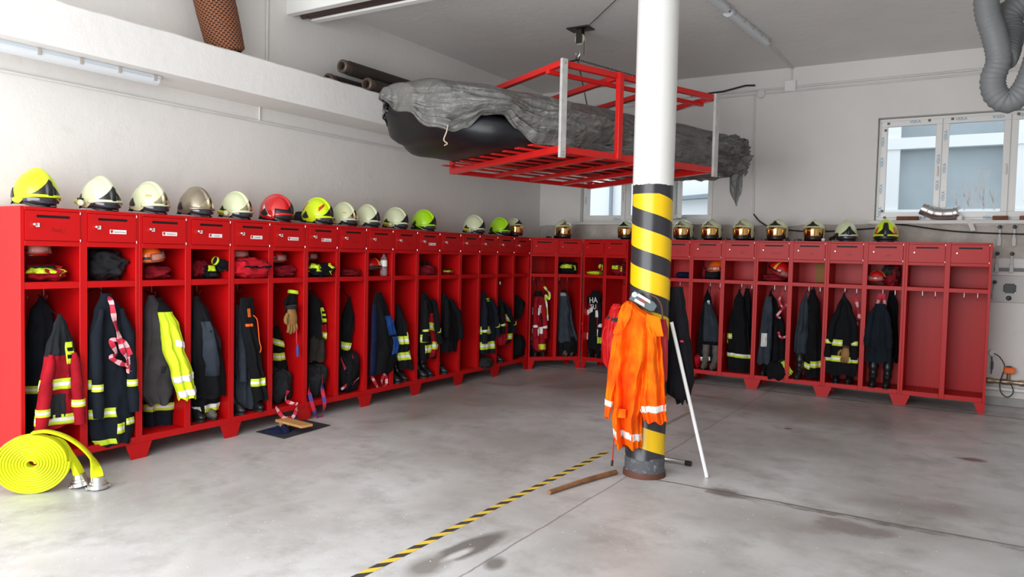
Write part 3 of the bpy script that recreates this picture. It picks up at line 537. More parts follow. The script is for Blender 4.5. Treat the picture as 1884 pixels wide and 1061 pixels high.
    for b in bands:
        ty, zc, h, a0, a1, tl = b
        if ty == 'Y': f, ms = (lambda i, j: 0 if i in (0, 5, 1) and i != 1 or i == 4 and False else (0 if i in (0, 5) else 1)), [M_limeb, M_silv]
        elif ty == 'YS': f, ms = (lambda i, j: 1 if i < 3 else 0), [M_limeb, M_silv]
        elif ty == 'S': f, ms = 0, [M_silv]
        else: f, ms = 0, [M_limeb]
        if ty == 'Y': f = lambda i, j: 0 if i in (0, 1, 4, 5) else 1
        patch(zc+h/2, zc-h/2, a0, a1, .005, tl, na=18, nz=6, mfn=f).build('reflective_band', ms, root, smooth=60, solid=.003)
    return root
def folded(spec, F):
    name, lab, n, (x0, x1, za, zb), d, hd, col, ex = spec
    cx, rx = (x0+x1)/2, max(.03, (x1-x0)/2); zmin = za; rest = SHZ if za > 1.1 else (LEG+.05 if n not in (14, 25) else None)
    if rest is not None: zmin = rest
    cz, rz = (zmin+zb)/2, max(.012, (zb-zmin)/2); rnd = random.Random(int(cx*1000)+n*17); sd = rnd.uniform(0, 99)
    bag = name == 'kit_bag'; NA, NP = 48, 26
    def S(a, p, off=0):
        e = .62 if not bag else .85
        ca, sa, cp, sp = math.cos(a), math.sin(a), math.cos(p), math.sin(p)
        pw = lambda v, k: math.copysign(abs(v)**k, v)
        x = pw(ca, e)*pw(cp, e*.8); y = pw(sa, e)*pw(cp, e*.8); z = pw(sp, .8)
        nz = noise.noise(Vector((x*2.3+sd, y*2.3, z*1.6)))*.24+(.25-abs(noise.noise(Vector((x*3+sd, y*3, z*3)))))*.30+(.2-abs(noise.noise(Vector((x*7+sd, y*7, z*6)))))*.12
        lay = .05*math.sin(z*9+2*noise.noise(Vector((x*2, y*2, sd)))) if not bag else 0
        k = 1+nz+lay
        zz = z*(1+nz*.8)*(1-.25*max(0, noise.noise(Vector((x*1.5, y*1.5+sd, 1)))))
        return (cx+rx*x*k+off*ca, d+hd*y*k+off*sa, max(zmin, cz+rz*zz)+off*max(0, sp))
    rows = [[S(2*PI*j/NA, lerp(PI/2*.995, -PI/2*.995, i/NP)) for j in range(NA)] for i in range(NP+1)]
    root = empty(name, F, lab, {'folded_jacket': 'folded clothes', 'folded_trousers': 'folded clothes', 'glove_bundle': 'gloves', 'kit_bag': 'bag'}[name])
    MB().grid(rows, 0, True, True).build('cloth', FAB[col], root, smooth=70)
    def strip(p0, p1, a0, a1, m, nm):
        rr = [[S(lerp(a0, a1, j/16), lerp(p0, p1, i/4), .004) for j in range(17)] for i in range(5)]
        MB().grid(rr).build(nm, m, root, smooth=60, solid=.003)
    if ex.get('strips'):
        m_ = FAB['limeprint'] if ex['strips'] == 1 else FAB['taupe']
        strip(.55, .0, -2.7, -1.5, m_, 'reflective_band'); strip(.5, -.25, -1.25, -.95, m_, 'reflective_band')
        strip(1.1, .6, -2.4, -1.2, FAB['charcoal'], 'colour_panel')
    if ex.get('yellow'):
        strip(1.2, -.1, -2.9, -1.75, FAB['limeprint'], 'printed_badge'); strip(1.0, -.5, -1.3, -.8, FAB['limeprint'], 'reflective_band')
        c = kids(root)[-1]
        text_mesh('printed_letters', 'ČI', .07, FAB['black'], root, T(cx-.06, d-hd*1.12, cz+.02) @ RX(R(80)), .0012)
        text_mesh('printed_letters', 'A', .07, FAB['black'], root, T(cx-.07, d-hd*1.14, cz-.055) @ RX(R(90)), .0012)
    if ex.get('zip'): strip(.2, .02, -2.2, -1.0, FAB['black'], 'zip'); strip(.8, .7, -2.9, -2.0, FAB['black'], 'zip')
    if ex.get('lime'): strip(1.1, .1, -2.3, -1.5, FAB['limeprint'], 'lime_back'); strip(-.1, -.6, -2.0, -1.1, FAB['dgrey'], 'palm_patch')
    return root
M_strapr = mat('red_webbing', (.55, .02, .05), .7); M_strapw = mat('pale_pink_webbing', (.75, .42, .45), .7); M_strapb = mat('blue_webbing', (.06, .06, .30), .7)
def sling(spec, F):
    lab, n, pts, wd, col = spec
    P = spline(pts, 7); k = len(P); W = []
    for i in range(k):
        t = (P[min(i+1, k-1)]-P[max(i-1, 0)]).normalized(); a = .9*math.sin(i*.35+n)
        s = t.cross(Vector((0, 1, 0))); s = s.normalized() if s.length > .05 else Vector((1, 0, 0))
        W.append((s*math.cos(a)+Vector((0, 1, 0))*math.sin(a)*.7)*wd)
    ms = {'rw': [M_strapr, M_strapw], 'rb': [M_strapr, M_strapb], 'lm': [FAB['limed'], FAB['white']]}[col]
    b = MB(); pts_ = [Vector(p) for p in P]
    b.ribbon(pts_, [Vector(w_) for w_ in W], .003)
    q = 4; b.m = [(1 if ((i//q) % 7) > 3 and ((i % q) != 9) else 0) for i in range(len(b.f))]
    o = b.build('webbing_sling', ms, None, smooth=60, mw=F); return tag(o, lab, 'strap')
for sp_ in GARMENTS: garment(sp_, FR[sp_[2]])
for sp_ in BLOBS: folded(sp_, FR[sp_[2]])
for sp_ in SLINGS: sling(sp_, FR[sp_[1]])
# ---------------------------------------------------------------- fire helmets
M_ivory = mat('ivory_shell', (.66, .70, .45), .28, coat=.5); M_yel = mat('fluo_yellow_shell', (.66, .86, .005), .3, coat=.5); M_lim = mat('fluo_lime_shell', (.42, .80, .01), .3, coat=.5)
M_smoke = mat('smoke_visor', (.02, .025, .035), .08, coat=1); M_gold = mat('gold_visor', (.72, .45, .17), .07, 1); M_brass = mat('mirror_plate', (.62, .55, .36), .18, 1)
M_oldm = mat('worn_metal_shell', (.36, .31, .23), .3, .6, var=.25, vscale=6); M_redh = mat('glossy_red_shell', (.62, .008, .010), .18, coat=1); M_ora = mat('orange_shell', (.85, .13, .01), .25, coat=.6)
M_blk = mat('black_trim', (.012, .012, .014), .35); M_clr = mat('clear_plastic', (.9, .88, .85), .06, trans=.9, ior=1.2); M_torch = mat('torch_yellow', (.55, .62, .03), .4); M_wht = FAB['white']
A_, B_, C_, ZC = .150, .120, .160, .068
def HS(az, ph, off=0, ridge=1):
    a, b, c = A_, B_, C_; p = R(ph); z = ZC+c*math.cos(p) if ph <= 90 else ZC-(ph-90)/90*ZC*1.05; s = math.sin(p) if ph <= 90 else 1-.10*((ph-90)/90)**1.5
    x, y = math.cos(R(az))*s, math.sin(R(az))*s
    rr = off+ridge*.0125*math.exp(-((b*y)/.019)**6)*min(1, max(0, (92-ph)/25)) 
    k = math.sqrt(x*x+y*y)+1e-9; up = math.cos(p) if ph <= 90 else 0
    return ((a*x)+rr*x, (b*y)+rr*y, z+rr*up)
def hpatch(a0, a1, f0, f1, off, na=20, nz=8, ridge=1):
    rr = []
    for i in range(nz+1):
        rr.append([HS(lerp(a0, a1, j/na), lerp(f0(lerp(a0, a1, j/na)) if callable(f0) else f0, f1(lerp(a0, a1, j/na)) if callable(f1) else f1, i/nz), off, ridge=ridge) for j in range(na+1)])
    return MB().grid(rr)
def sstep(e0, e1, x): t = min(1, max(0, (x-e0)/(e1-e0))); return t*t*(3-2*t)
def make_helmet(name, shell, plate=M_blk, visor=M_smoke, gold=False, torch=False, curtain=True, marks=None, front=None):
    global C_, ZC
    C_, ZC = (.120, .130) if gold else (.180, .048)
    root = empty(name)
    br = 74 if gold else 84
    edge = lambda az: lerp(br, 152, sstep(58, 84, abs((az+180) % 360-180)))+ (6*sstep(110, 180, abs((az+180) % 360-180)))
    N1, N2 = 180, 34; rows = []
    for i in range(N2+1): rows.append([HS(360*j/N1, max(1.5, edge(360*j/N1)*i/N2)) for j in range(N1)])
    rows.append([HS(360*j/N1, edge(360*j/N1), -.007) for j in range(N1)]); rows.append([HS(360*j/N1, edge(360*j/N1)-8, -.012) for j in range(N1)])
    b = MB(); b.grid(rows, 0, True); b.f.append(tuple(range(N1))); b.m.append(0); b.build('shell', shell, root, smooth=50)
    # padding inside
    hpatch(0, 360, 50, lambda a: 150, -.014, 40, 10, 0).build('liner', M_blk, root, smooth=60)
    peak = lambda az: br-3-(32 if gold else 33)*max(0, 1-abs(az)/50)**1.25
    hpatch(-50, 50, peak, br-3, .003, 40, 8).build('front_plate', plate, root, smooth=60, solid=.002)
    hpatch(-74, 74, lambda a: br-5+3*(abs(a)/74)**2, lambda a: br+10*(abs(a)/74)**3, .008, 30, 2, 0).build('brow_rim', shell, root, smooth=60, solid=.009)
    if gold:
        hpatch(-68, 68, br, lambda a: 143-8*(abs(a)/66)**2, .004, 26, 8, 0).build('visor', M_gold, root, smooth=60, solid=.002)
        hpatch(-62, 62, 138, 166, .002, 22, 6, 0).build('chin_guard', M_blk, root, smooth=60, solid=.003)
    else:
        hpatch(-68, 68, 83, lambda a: 118+8*math.cos(R(a)), .001, 26, 8, 0).build('visor', visor, root, smooth=60, solid=.002)
        st = MB()
        st.ribbon(spline([HS(75, 120, -.012), HS(60, 150, -.01), HS(30, 165, .0), HS(0, 168, .006), HS(-30, 165, 0), HS(-60, 150, -.01), HS(-75, 120, -.012)], 4), (0, 0, .016), .003); st.build('chin_strap', M_blk, root, smooth=60)
    for s in (1, -1):
        w = lambda a: 16*(1-abs(abs(a)-112)/17)
        hpatch(s*96, s*128, lambda a: 88-w(a), lambda a: 92+w(a), .004, 12, 6, 0).build('side_plate', M_blk, root, smooth=60, solid=.003)
        hpatch(s*126, s*150, 118, 146, .003, 8, 5, 0).build('ear_trim', M_blk, root, smooth=60, solid=.002)
    if torch:
        b = MB(); Mx = T(-.015, -B_-.03, .045) @ RY(R(90)) @ RX(R(18))
        b.lathe([(.0001, -.055), (.016, -.055), (.017, .03), (.022, .04), (.022, .058), (.0001, .058)], 16, Mx); tb = b.build('torch', M_torch, root)
        MB().lathe([(.0001, .0605), (.018, .0605), (.02, .054)], 16, Mx).build('torch_lens', M_wht, tb)
        MB().box((-.03, -B_-.03, .05), (-.005, -B_+.004, .075)).build('torch_clip', M_blk, tb)
    if curtain:
        rows = [[HS(lerp(105, 255, j/30), lerp(140, 172, i/4), .002+.012*i/4*(1+.4*math.sin(j*.9)), ridge=0) for j in range(31)] for i in range(5)]
        MB().grid(rows).build('neck_curtain', FAB['black'], root, smooth=60, solid=.004)
    if marks == 'strap':
        for s in (1, -1):
            hpatch(s*62, s*118, lambda a: 92+.25*abs(abs(a)-90), 150, .003, 16, 8, 0).build('ear_cover', M_blk, root, smooth=60, solid=.003)
            rr = [[HS(s*(lerp(100, 60, t)+w_), lerp(84, 158, t), .009) for w_ in (-4, 0, 4)] for t in [i/10 for i in range(11)]]
            MB().grid(rr).build('side_strap', shell, root, smooth=60, solid=.005)
    if marks == 'wing':
        hpatch(-125, -85, lambda a: 60+(a+125)*.9, lambda a: 72+(a+125)*1.1, .002, 12, 4, 0).build('wing_emblem', M_wht, root, smooth=60, solid=.001)
        hpatch(85, 125, lambda a: 60+(125-a)*.9, lambda a: 72+(125-a)*1.1, .002, 12, 4, 0).build('wing_emblem', M_wht, root, smooth=60, solid=.001)
        hpatch(-75, 75, 70, 120, .004, 26, 8, 0).build('face_guard', M_blk, root, smooth=60, solid=.003)
    if marks == 'red':
        rr = []
        for i in range(15):
            p_ = lerp(PI/2*.99, -.3, i/14); rr.append([(-.15+.13*math.cos(a)*math.cos(p_)*(1+.15*math.sin(3*a+i)), .02+.12*math.sin(a)*math.cos(p_)*(1+.1*math.sin(5*a)), .008+.075*max(0, math.sin(p_))*(1+.2*math.sin(4*a+1))) for a in [2*PI*k/32 for k in range(32)]])
        MB().grid(rr, 0, True, True).build('neck_cloth', FAB['charcoal'], root, smooth=60)
        for s in (1, -1):
            hpatch(s*130, s*155, 42, 72, .002, 8, 5, 0).build('red_mark', M_redh, root, smooth=60, solid=.001)
            hpatch(s*35, s*62, lambda a: 40+.6*(abs(a)-35), lambda a: 48+.8*(abs(a)-35), .003, 10, 3, 0).build('red_mark', M_redh, root, smooth=60, solid=.001)
    if marks == 'square':
        hpatch(-16, 16, 38, 84, .005, 14, 8).build('centre_plate', M_blk, root, smooth=60, solid=.003)
        hpatch(-70, 70, lambda a: 84-4*math.cos(R(a)), 120, .007, 26, 6, 0).build('face_guard', M_blk, root, smooth=60, solid=.004)
        for s in (1, -1): hpatch(s*42, s*62, lambda a: 52+.5*(abs(a)-42), 80, .003, 8, 5, 0).build('red_mark', M_redh, root, smooth=60, solid=.001)
    if marks == 'bar': 
        for s in (1, -1): hpatch(s*48, s*66, 60, 64, .002, 6, 2, 0).build('amber_bar', mat('amber', (.8, .45, .02), .4), root, smooth=60, solid=.001)
    return root
PROT = {}
def helmet(kind, xy, face, lab, grp=None, sc_=1.0, pitch=0, z=LH, nm='fire_helmet'):
    if kind not in PROT:
        PROT[kind] = {'yellow': lambda: make_helmet(nm, M_yel), 'ivory': lambda: make_helmet(nm, M_ivory), 'ivory_torch': lambda: make_helmet(nm, M_ivory, torch=True),
                      'ivory_brass': lambda: make_helmet(nm, M_ivory, M_brass, M_smoke, marks='bar'), 'old': lambda: make_helmet(nm, M_oldm, M_brass),
                      'ivory_brass_torch': lambda: make_helmet(nm, M_ivory, M_brass, torch=True), 'red': lambda: make_helmet(nm, M_redh, M_blk, marks='wing'), 'jet': lambda: make_helmet(nm, M_yel, M_blk, marks='red'),
                      'lime': lambda: make_helmet(nm, M_lim, marks='strap'), 'gold': lambda: make_helmet(nm, M_ivory, M_brass, gold=True), 'gold_black': lambda: make_helmet(nm, M_ivory, M_blk, gold=True),
                      'square': lambda: make_helmet(nm, M_yel, M_blk, marks='square')}[kind](); o = PROT[kind]
    else: o = copy_tree(PROT[kind])
    o.matrix_world = T(xy[0], xy[1], z) @ RZ(R(face)) @ RY(R(pitch)) @ SC(sc_, sc_, sc_); return tag(o, lab, 'helmet', grp)
HL = [('yellow', 4, 'bright yellow fire helmet on the first locker of the left row', 1.1),
      ('ivory_torch', 3, 'ivory fire helmet with yellow torch, second on the left row, dark visor', 1.05),
      ('ivory_brass', 12, 'ivory fire helmet with amber bar and mirror front plate, third on the left row', 1.04),
      ('old', 10, 'worn beige metal fire helmet on the left row', 1.02),
      ('ivory_brass_torch', 12, 'ivory fire helmet with yellow torch just left of the red helmet', 1),
      ('red', 23, 'glossy red fire helmet with white wing emblem', 1.05),
      ('jet', 14, 'yellow fire helmet with red marks tipped forward beside the red helmet', 1.08),
      ('ivory_brass', 4, 'ivory fire helmet directly right of the yellow helmet with red marks', 1),
      ('ivory', 3, 'ivory fire helmet with black front plate, second right of the red marked yellow one', 1),
      ('ivory_torch', 10, 'ivory fire helmet with torch just left of the first lime green helmet', 1),
      ('lime', 8, 'lime green fire helmet in the middle of the left row, right of an ivory one', 1.02),
      ('ivory_torch', 5, 'ivory fire helmet after the wide gap, left of the second lime helmet', 1),
      ('lime', -1, 'lime green fire helmet between two ivory helmets near the corner', 1.02),
      ('gold_black', -20, 'ivory fire helmet with gold visor ending the left row', 1.0),
      ('gold', -50, 'ivory fire helmet with gold visor alone on the corner locker', 1.05),
      ('gold_black', -95, 'ivory fire helmet with gold visor partly hidden by the pillar', 1.05),
      ('gold', -95, 'ivory gold visor helmet just right of the pillar', 1.06),
      ('gold', -97, 'ivory gold visor helmet under the right edge of the small window', 1.06),
      ('gold', -98, 'ivory gold visor helmet with brass plate, third right of the pillar', 1.06),
      ('gold_black', -92, 'ivory gold visor helmet with black plate, fourth right of the pillar', 1.06),
      ('gold_black', -90, 'ivory gold visor helmet with black plate and a small white lamp beside it', 1.02),
      ('ivory', -68, 'ivory fire helmet with dark visor on the back row, left of the yellow one', 1.05),
      ('square', -86, 'yellow fire helmet with black centre plate at the right of the back row', 1.1)]
for i, (k, fa, lb, s_) in enumerate(HL):
    helmet(k, HPOS[i], fa, lb, None, s_, 0 if 'gold' in k else 6, LH+(.002 if 'gold' in k else .012))
# ---------------------------------------------------------------- rescue helmets with goggles on the shelves
def make_rescue(shell, goggles=True, stripe=True):
    global C_, ZC
    C_, ZC = .128, .122
    root = empty('rescue_helmet')
    f = lambda az, ph, off=0: (lambda p: (p[0]*.86, p[1]*.9, p[2]*.8))(HS(az, ph, off, ridge=0))
    rows = [[f(360*j/48, max(1.5, (98+6*math.cos(R(360*j/48)))*i/16)) for j in range(48)] for i in range(17)]
    rows.append([f(360*j/48, 104+8*math.cos(R(360*j/48)), .016) for j in range(48)]); rows.append([f(360*j/48, 106+8*math.cos(R(360*j/48)), .0) for j in range(48)])
    b = MB(); b.grid(rows, 0, True); b.f.append(tuple(range(48))); b.m.append(0); b.build('shell', shell, root, smooth=50)
    b = MB(); b.grid([[f(360*j/36, q, -.01) for j in range(36)] for q in (70, 100, 118)], 0, True); b.build('head_band', M_blk, root)
    if stripe:
        for s in (1, -1):
            rr = [[f(s*a, ph, .0015) for a in (30, 40)] for ph in range(18, 100, 8)]
            rr = [[f(s*(90+d_*8), ph, .0015) for d_ in (-1, 0, 1)] for ph in range(8, 96, 8)]
            MB().grid(rr).build('yellow_stripe', mat('amber_stripe', (.85, .42, .03), .5), root, smooth=60, solid=.001)
    if goggles:
        rr = [[f(a, ph, .02) for a in range(-50, 51, 10)] for ph in (72, 80, 90, 98)]
        gl = MB().grid(rr).build('goggle_lens', M_clr, root, smooth=60, solid=.002)
        per = [f(a, 70, .021) for a in range(-52, 53, 8)]+[f(a, 100-10*math.exp(-(a/12)**2), .021) for a in range(52, -53, -8)]
        MB().tube(per+[per[0]], .005, 6).build('goggle_frame', mat('goggle_rubber', (.25, .05, .03), .4), root, smooth=60)
        MB().ribbon([f(a, 86, .003) for a in range(50, 311, 10)], (0, 0, .02), .003).build('goggle_strap', M_blk, root)
    return root
RP = {}
def rescue(kind, n, x, d, z, face, lab, s_=1, roll=0, pit=0):
    if kind not in RP: RP[kind] = make_rescue({'red': M_redh, 'orange': M_ora}[kind]); o = RP[kind]
    else: o = copy_tree(RP[kind])
    o.matrix_world = FR[n] @ T(x, d, z) @ RZ(R(face)) @ RX(R(roll)) @ RY(R(pit)) @ SC(s_, s_, s_); return tag(o, lab, 'helmet')
# ---------------------------------------------------------------- things on the shelves and locker floors
rescue('red', 1, .14, .17, 1.46, -70, 'red rescue helmet with clear goggles on the first shelf', .95)
rescue('orange', 3, .15, .15, 1.425, -55, 'orange rescue helmet with clear goggles lying on crimson cloth', 1, 10)
rescue('red', 5, .17, .20, 1.45, -75, 'red rescue helmet with goggles behind the loose crimson jacket', .95)
rescue('red', 6, .16, .18, 1.42, -60, 'red rescue helmet against the left side of the sixth shelf', .95)
rescue('red', 7, .19, .22, 1.45, -60, 'red rescue helmet with black goggles above the yellow lettered jacket', .85)
rescue('red', 9, .24, .15, 1.35, 10, 'red rescue helmet with yellow stripe left of the clear bottle', .95)
rescue('orange', 23, .31, .15, 1.40, -110, 'orange rescue helmet with goggles at the back wall shelf below a gold visor helmet', 1, 0, 12)
rescue('red', 25, .21, .17, 1.385, -25, 'red rescue helmet with broad yellow stripe, tipped, in the middle of the back row', 1.15, 0, 24)
rescue('red', 28, .12, .12, 1.349, -100, 'red rescue helmet left of the large crimson bundle', .85, 0, 8)
b = MB().lathe([(.001, 0), (.034, .002), (.037, .02), (.037, .09), (.034, .10), (.037, .11), (.037, .16), (.03, .19), (.013, .215), (.013, .235)], 20)
bt = empty('water_bottle', FR[9] @ T(.34, .07, SHZ), 'clear plastic bottle with white label standing on a shelf', 'bottle')
b.build('bottle_body', mat('bottle_plastic', (.9, .86, .86), .08, trans=.85, ior=1.25), bt)
MB().lathe([(.0378, .10), (.0378, .165)], 20).build('label', M_tagw, bt); MB().lathe([(.015, .228), (.015, .25), (.001, .252)], 14).build('cap', M_blk, bt)
b = MB(); b.box((0, 0, 0), (.165, .012, .235)); tag(b.build('cardboard_panel', mat('cardboard', (.33, .17, .06), .8), None, mw=FR[26] @ T(.215, .40, SHZ+.002)), 'tan cardboard sheet leaning in the back of an otherwise empty shelf', 'cardboard')
b = MB(); b.tube([(0, 0, 0), (.03, 0, .035), (.09, 0, .04), (.11, 0, .01)], .014, 8); b.tube([(.02, .03, .02), (.10, .03, .03)], .016, 8); tag(b.build('safety_glasses', M_blk, mw=FR[11] @ T(.2, .08, SHZ+.11)), 'black goggles lying on the crimson folded jacket in the left row', 'goggles')
ly = MB().tube(spline([(.30, .02, .93), (.305, .0, .85), (.30, -.01, .76), (.31, -.01, .72)], 6), .006, 6); ly.tube([(.31, -.01, .72), (.315, -.01, .62)], .013, 8, mi=1)
tag(ly.build('lanyard', [M_strapr, M_strapb], mw=FR[6]), 'thin red lanyard with blue end hanging below the tan glove', 'lanyard')
oc = MB().tube(spline([(.20, -.035, 1.03), (.235, -.04, .99), (.25, -.04, .90), (.262, -.04, .80), (.28, -.04, .74), (.27, -.04, .70)], 6), .0045, 6)
tag(oc.build('radio_cord', FAB['orange'], mw=FR[5]), 'thin orange cord hanging over the black overtrouser leg', 'cord')
gb = MB().lathe([(.001, 0), (.013, -.004), (.016, -.03), (.008, -.05), (.001, -.052)], 14); gb.tube([(0, 0, 0), (0, 0, .05)], .002, 5); tag(gb.build('key_fob', M_steel, mw=FR[15] @ T(.12, .03, SHZ-.10)), 'small metal fob dangling under a shelf near the corner', 'key fob')
# boots
def make_boot(m):
    r = empty('boot')
    K = [(0, .075, .036, .10), (.03, .078, .040, .105), (.07, .066, .040, .085), (.11, .03, .043, .055), (.16, .012, .044, .050), (.25, .008, .052, .056), (.34, .006, .056, .060)]
    rows = []
    for i in range(25):
        z = .34*i/24; cx, ry, rx = keyed(K, z); nz = .004*math.sin(z*60)
        rows.append([(cx-.04+(rx+nz)*math.cos(a)*(1.0 if math.cos(a) > 0 else .8), (ry+nz)*math.sin(a), z+.015) for a in [2*PI*k/28 for k in range(28)]])
    rows.append([(x*.9, y*.9, z) for x, y, z in rows[-1]]); rows.append([(x*.88, y*.88, z-.06) for x, y, z in rows[-1]])
    MB().grid(rows, 0, True, True).build('shaft', m, r, smooth=60)
    b = MB(); b.poly([(.035+.11*math.cos(a)*(1 if math.cos(a) > 0 else .95), .044*math.sin(a), 0) for a in [2*PI*k/28 for k in range(28)]], .02, (0, 0, 1)); b.build('sole', M_black, r)
    b = MB().tube([(-.0, .058, .33), (-.0, .064, .37), (.0, .058, .385), (0, .05, .37), (0, .052, .33)], .005, 6); b.build('pull_loop', M_black, r)
    return r
BT = {'k': make_boot(mat('black_rubber_boot', (.012, .012, .013), .35, var=.3)), 'g': make_boot(mat('dusty_boot', (.16, .14, .12), .7, var=.5, vscale=14)), 'b': make_boot(mat('brown_boot', (.13, .085, .055), .65, var=.5, vscale=14))}
_ub = set()
def boot(kind, n, x, d, face, lab, s_=1, grp=None):
    o = BT[kind] if kind not in _ub else copy_tree(BT[kind]); _ub.add(kind)
    o.matrix_world = FR[n] @ T(x, d, LEG+.049) @ RZ(R(face)) @ SC(s_, s_, s_*.9); tag(o, lab, 'boot', grp)
for q in [('k', 4, .16, .17, -85, 'black boot under the black overtrousers, left foot of the fourth compartment'), ('g', 4, .29, .17, -90, 'dusty dark boot under the white hem band of the fourth compartment'),
          ('k', 5, .12, .14, -80, 'black boot at the left under the slate coat'), ('k', 5, .34, .12, -100, 'black boot under the overtrouser leg of the fifth compartment'),
          ('k', 10, .12, .12, -90, 'black boot at the left below the two broad lime bands'), ('k', 10, .27, .15, -90, 'black boot at the right below the two broad lime bands'),
          ('k', 11, .16, .12, -80, 'black boot below the red sleeved jacket, left one'), ('k', 11, .30, .13, -95, 'black boot below the red sleeved jacket, right one'),
          ('k', 12, .14, .12, -80, 'black boot under the plain black coat'), ('k', 15, .15, .12, -80, 'black boot under the red and black jacket with lime bands'),
          ('k', 17, .12, .17, -85, 'tall black boot at the left of the crimson corner jacket'), ('k', 17, .27, .2, -90, 'black boot behind the cream trouser band in the corner'),
          ('b', 18, .17, .12, -80, 'brown boot below the slate overtrousers, left one'), ('b', 18, .30, .12, -100, 'brown boot below the slate overtrousers, right one'),
          ('k', 19, .10, .16, -80, 'black boot below the fire jacket with white letters, left one'), ('k', 19, .27, .16, -95, 'black boot below the fire jacket with white letters, right one'),
          ('g', 23, .18, .15, -85, 'grey boot with white hem above it, left one'), ('g', 23, .31, .15, -95, 'grey boot with white hem above it, right one'),
          ('k', 25, .12, .15, -90, 'black boot below the coat with silver patch'), ('k', 26, .12, .12, -90, 'black boot below the slate coat beside the lime hem'),
          ('k', 27, .12, .16, -80, 'black boot below the tan glove, left one'), ('k', 27, .28, .16, -95, 'black boot below the tan glove, right one'),
          ('k', 28, .12, .10, -88, 'tall black rubber boot at the left of the last used locker'), ('k', 28, .27, .10, -92, 'tall black rubber boot at the right of the last used locker')]:
    boot(*q)
# gloves: palm, four fingers and a thumb
def glove(n, x, d, z, rot, m, lab, s_=1, cuff=None):
    r = empty('work_glove', FR[n] @ T(x, d, z) @ RY(R(rot)) @ SC(s_, s_, s_), lab, 'glove')
    rows = []
    for i in range(13):
        t = i/12; w_, th, zz = keyed([(0, .040, .026, 0), (.25, .036, .024, -.03), (.6, .052, .028, -.10), (1, .048, .018, -.145)], t)
        rows.append([(w_*math.cos(a), th*math.sin(a), zz) for a in [2*PI*k/20 for k in range(20)]])
    b = MB().grid(rows, 0, True, True)
    for k, (fx, L) in enumerate(((-.034, .055), (-.012, .068), (.012, .065), (.033, .05))):
        b.tube(spline([(fx, 0, -.13), (fx*1.15, -.006, -.15-L*.5), (fx*1.2, .008, -.15-L)], 4), [.0125]*8+[.006], 10)
    b.tube(spline([(-.045, -.005, -.06), (-.072, -.012, -.095), (-.07, -.015, -.135)], 4), [.015]*7+[.012, .006], 10)
    b.build('glove_body', m, r, smooth=60)
    MB().lathe([(.043, .004), (.045, -.018), (.040, -.024)], 18).build('cuff', cuff or FAB['dgrey'], r)
    return r
glove(6, .26, .02, 1.09, -3, FAB['tan'], 'tan leather work glove hanging open in the sixth compartment', 1.2)
glove(6, .335, .08, 1.22, 10, FAB['black'], 'black glove with lime flashes hanging behind the tan glove', 1.15, FAB['limed'])
glove(27, .25, -.03, .63, 4, FAB['tan'], 'tan glove hanging over the lime bands of the black fire jacket', .95, FAB['brown'])
glove(25, .33, .03, .385, -35, mat('lime_glove', (.42, .68, .03), .7), 'lime green glove dangling above the rail below the silver patch', 1.0)
glove(4, .26, .02, 1.50, -70, FAB['black'], 'black and lime glove resting on the fourth shelf', .8, FAB['limed'])
# white letters on the jacket back (HA / TU)
jk = [o for o in COL.objects if o.get('label', '').startswith('red sleeved fire jacket')][0]
for s_, zz in (('HA', .98), ('TU', .885)):
    text_mesh('printed_letters', s_, .115 if s_ == 'HA' else .095, FAB['white'], jk, T(.17, .052, zz) @ RX(R(90)) @ RZ(R(4)), .002)
# small devices on the locker tops
def top_box(n, x, d, w_, nm, lab, m=M_blk, cat='clip'):
    b = MB(); b.tube([(0, 0, .012), (w_*.5, .01, .018), (w_, 0, .012)], .010, 8); b.box((w_*.2, -.02, .001), (w_*.55, .02, .02)); return tag(b.build(nm, m, mw=FR[n] @ T(x, d, LH+.002), bevel=.002), lab, cat)
for n, x, lab in ((17, .28, 'black strap end lying left of the lone gold visor helmet'), (22, .34, 'shiny black strap end right of the first gold visor helmet'), (23, .37, 'black strap end between two gold visor helmets'), (25, .02, 'black strap end left of the fourth gold visor helmet'), (26, .00, 'black strap end left of the fifth gold visor helmet'), (25, .27, 'black strap end right of the fourth gold visor helmet')):
    top_box(n, x, .12, .09, 'helmet_strap', lab, cat='strap')
tag(MB().lathe([(.001, 0), (.018, .004), (.022, .02), (.018, .036), (.001, .04)], 16).build('lamp_knob', M_tagw, mw=FR[26] @ T(.34, .1, LH)), 'small round white lamp on top of the back lockers', 'lamp')
b = MB().lathe([(.001, 0), (.02, 0), (.022, .1), (.03, .11), (.03, .13), (.001, .135)], 16, RY(R(70)))
tag(b.build('hand_torch', [M_blk], mw=FR[27] @ T(.0, .12, LH+.03) @ RZ(R(-40))), 'black hand torch leaning left of the ivory helmet on the back row', 'torch')
# ---------------------------------------------------------------- pillar
PX, PY, PR = 3.297, 2.735, .146
m = mat('pillar_paint', (.8, .79, .77), .4); g = NT(m); x, y, z = g.xyz(); P = g.tc.outputs['Object']
ang = g.math('ARCTAN2', y, x)
ph_ = g.math('DIVIDE', g.math('ADD', g.math('SUBTRACT', z, 1.586-2.84), g.math('MULTIPLY', ang, .284/(2*PI))), .284)
fr = g.math('FRACT', ph_); yel = g.math('LESS_THAN', fr, .545)
yel = g.math('MULTIPLY', yel, g.math('LESS_THAN', z, 2.065))
wear = g.rng(g.noise(P, 18, 8, .75), .58, .66)
low = g.math('LESS_THAN', g.math('ADD', z, g.math('MULTIPLY', g.math('SUBTRACT', g.noise(P, 9, 4), .5), .06)), .14)
c = g.mix(yel, (.028, .027, .032), (.80, .50, .005))
c = g.mix(g.math('MULTIPLY', g.math('MULTIPLY', wear, .4), g.math('LESS_THAN', z, .35)), c, (.20, .19, .18))
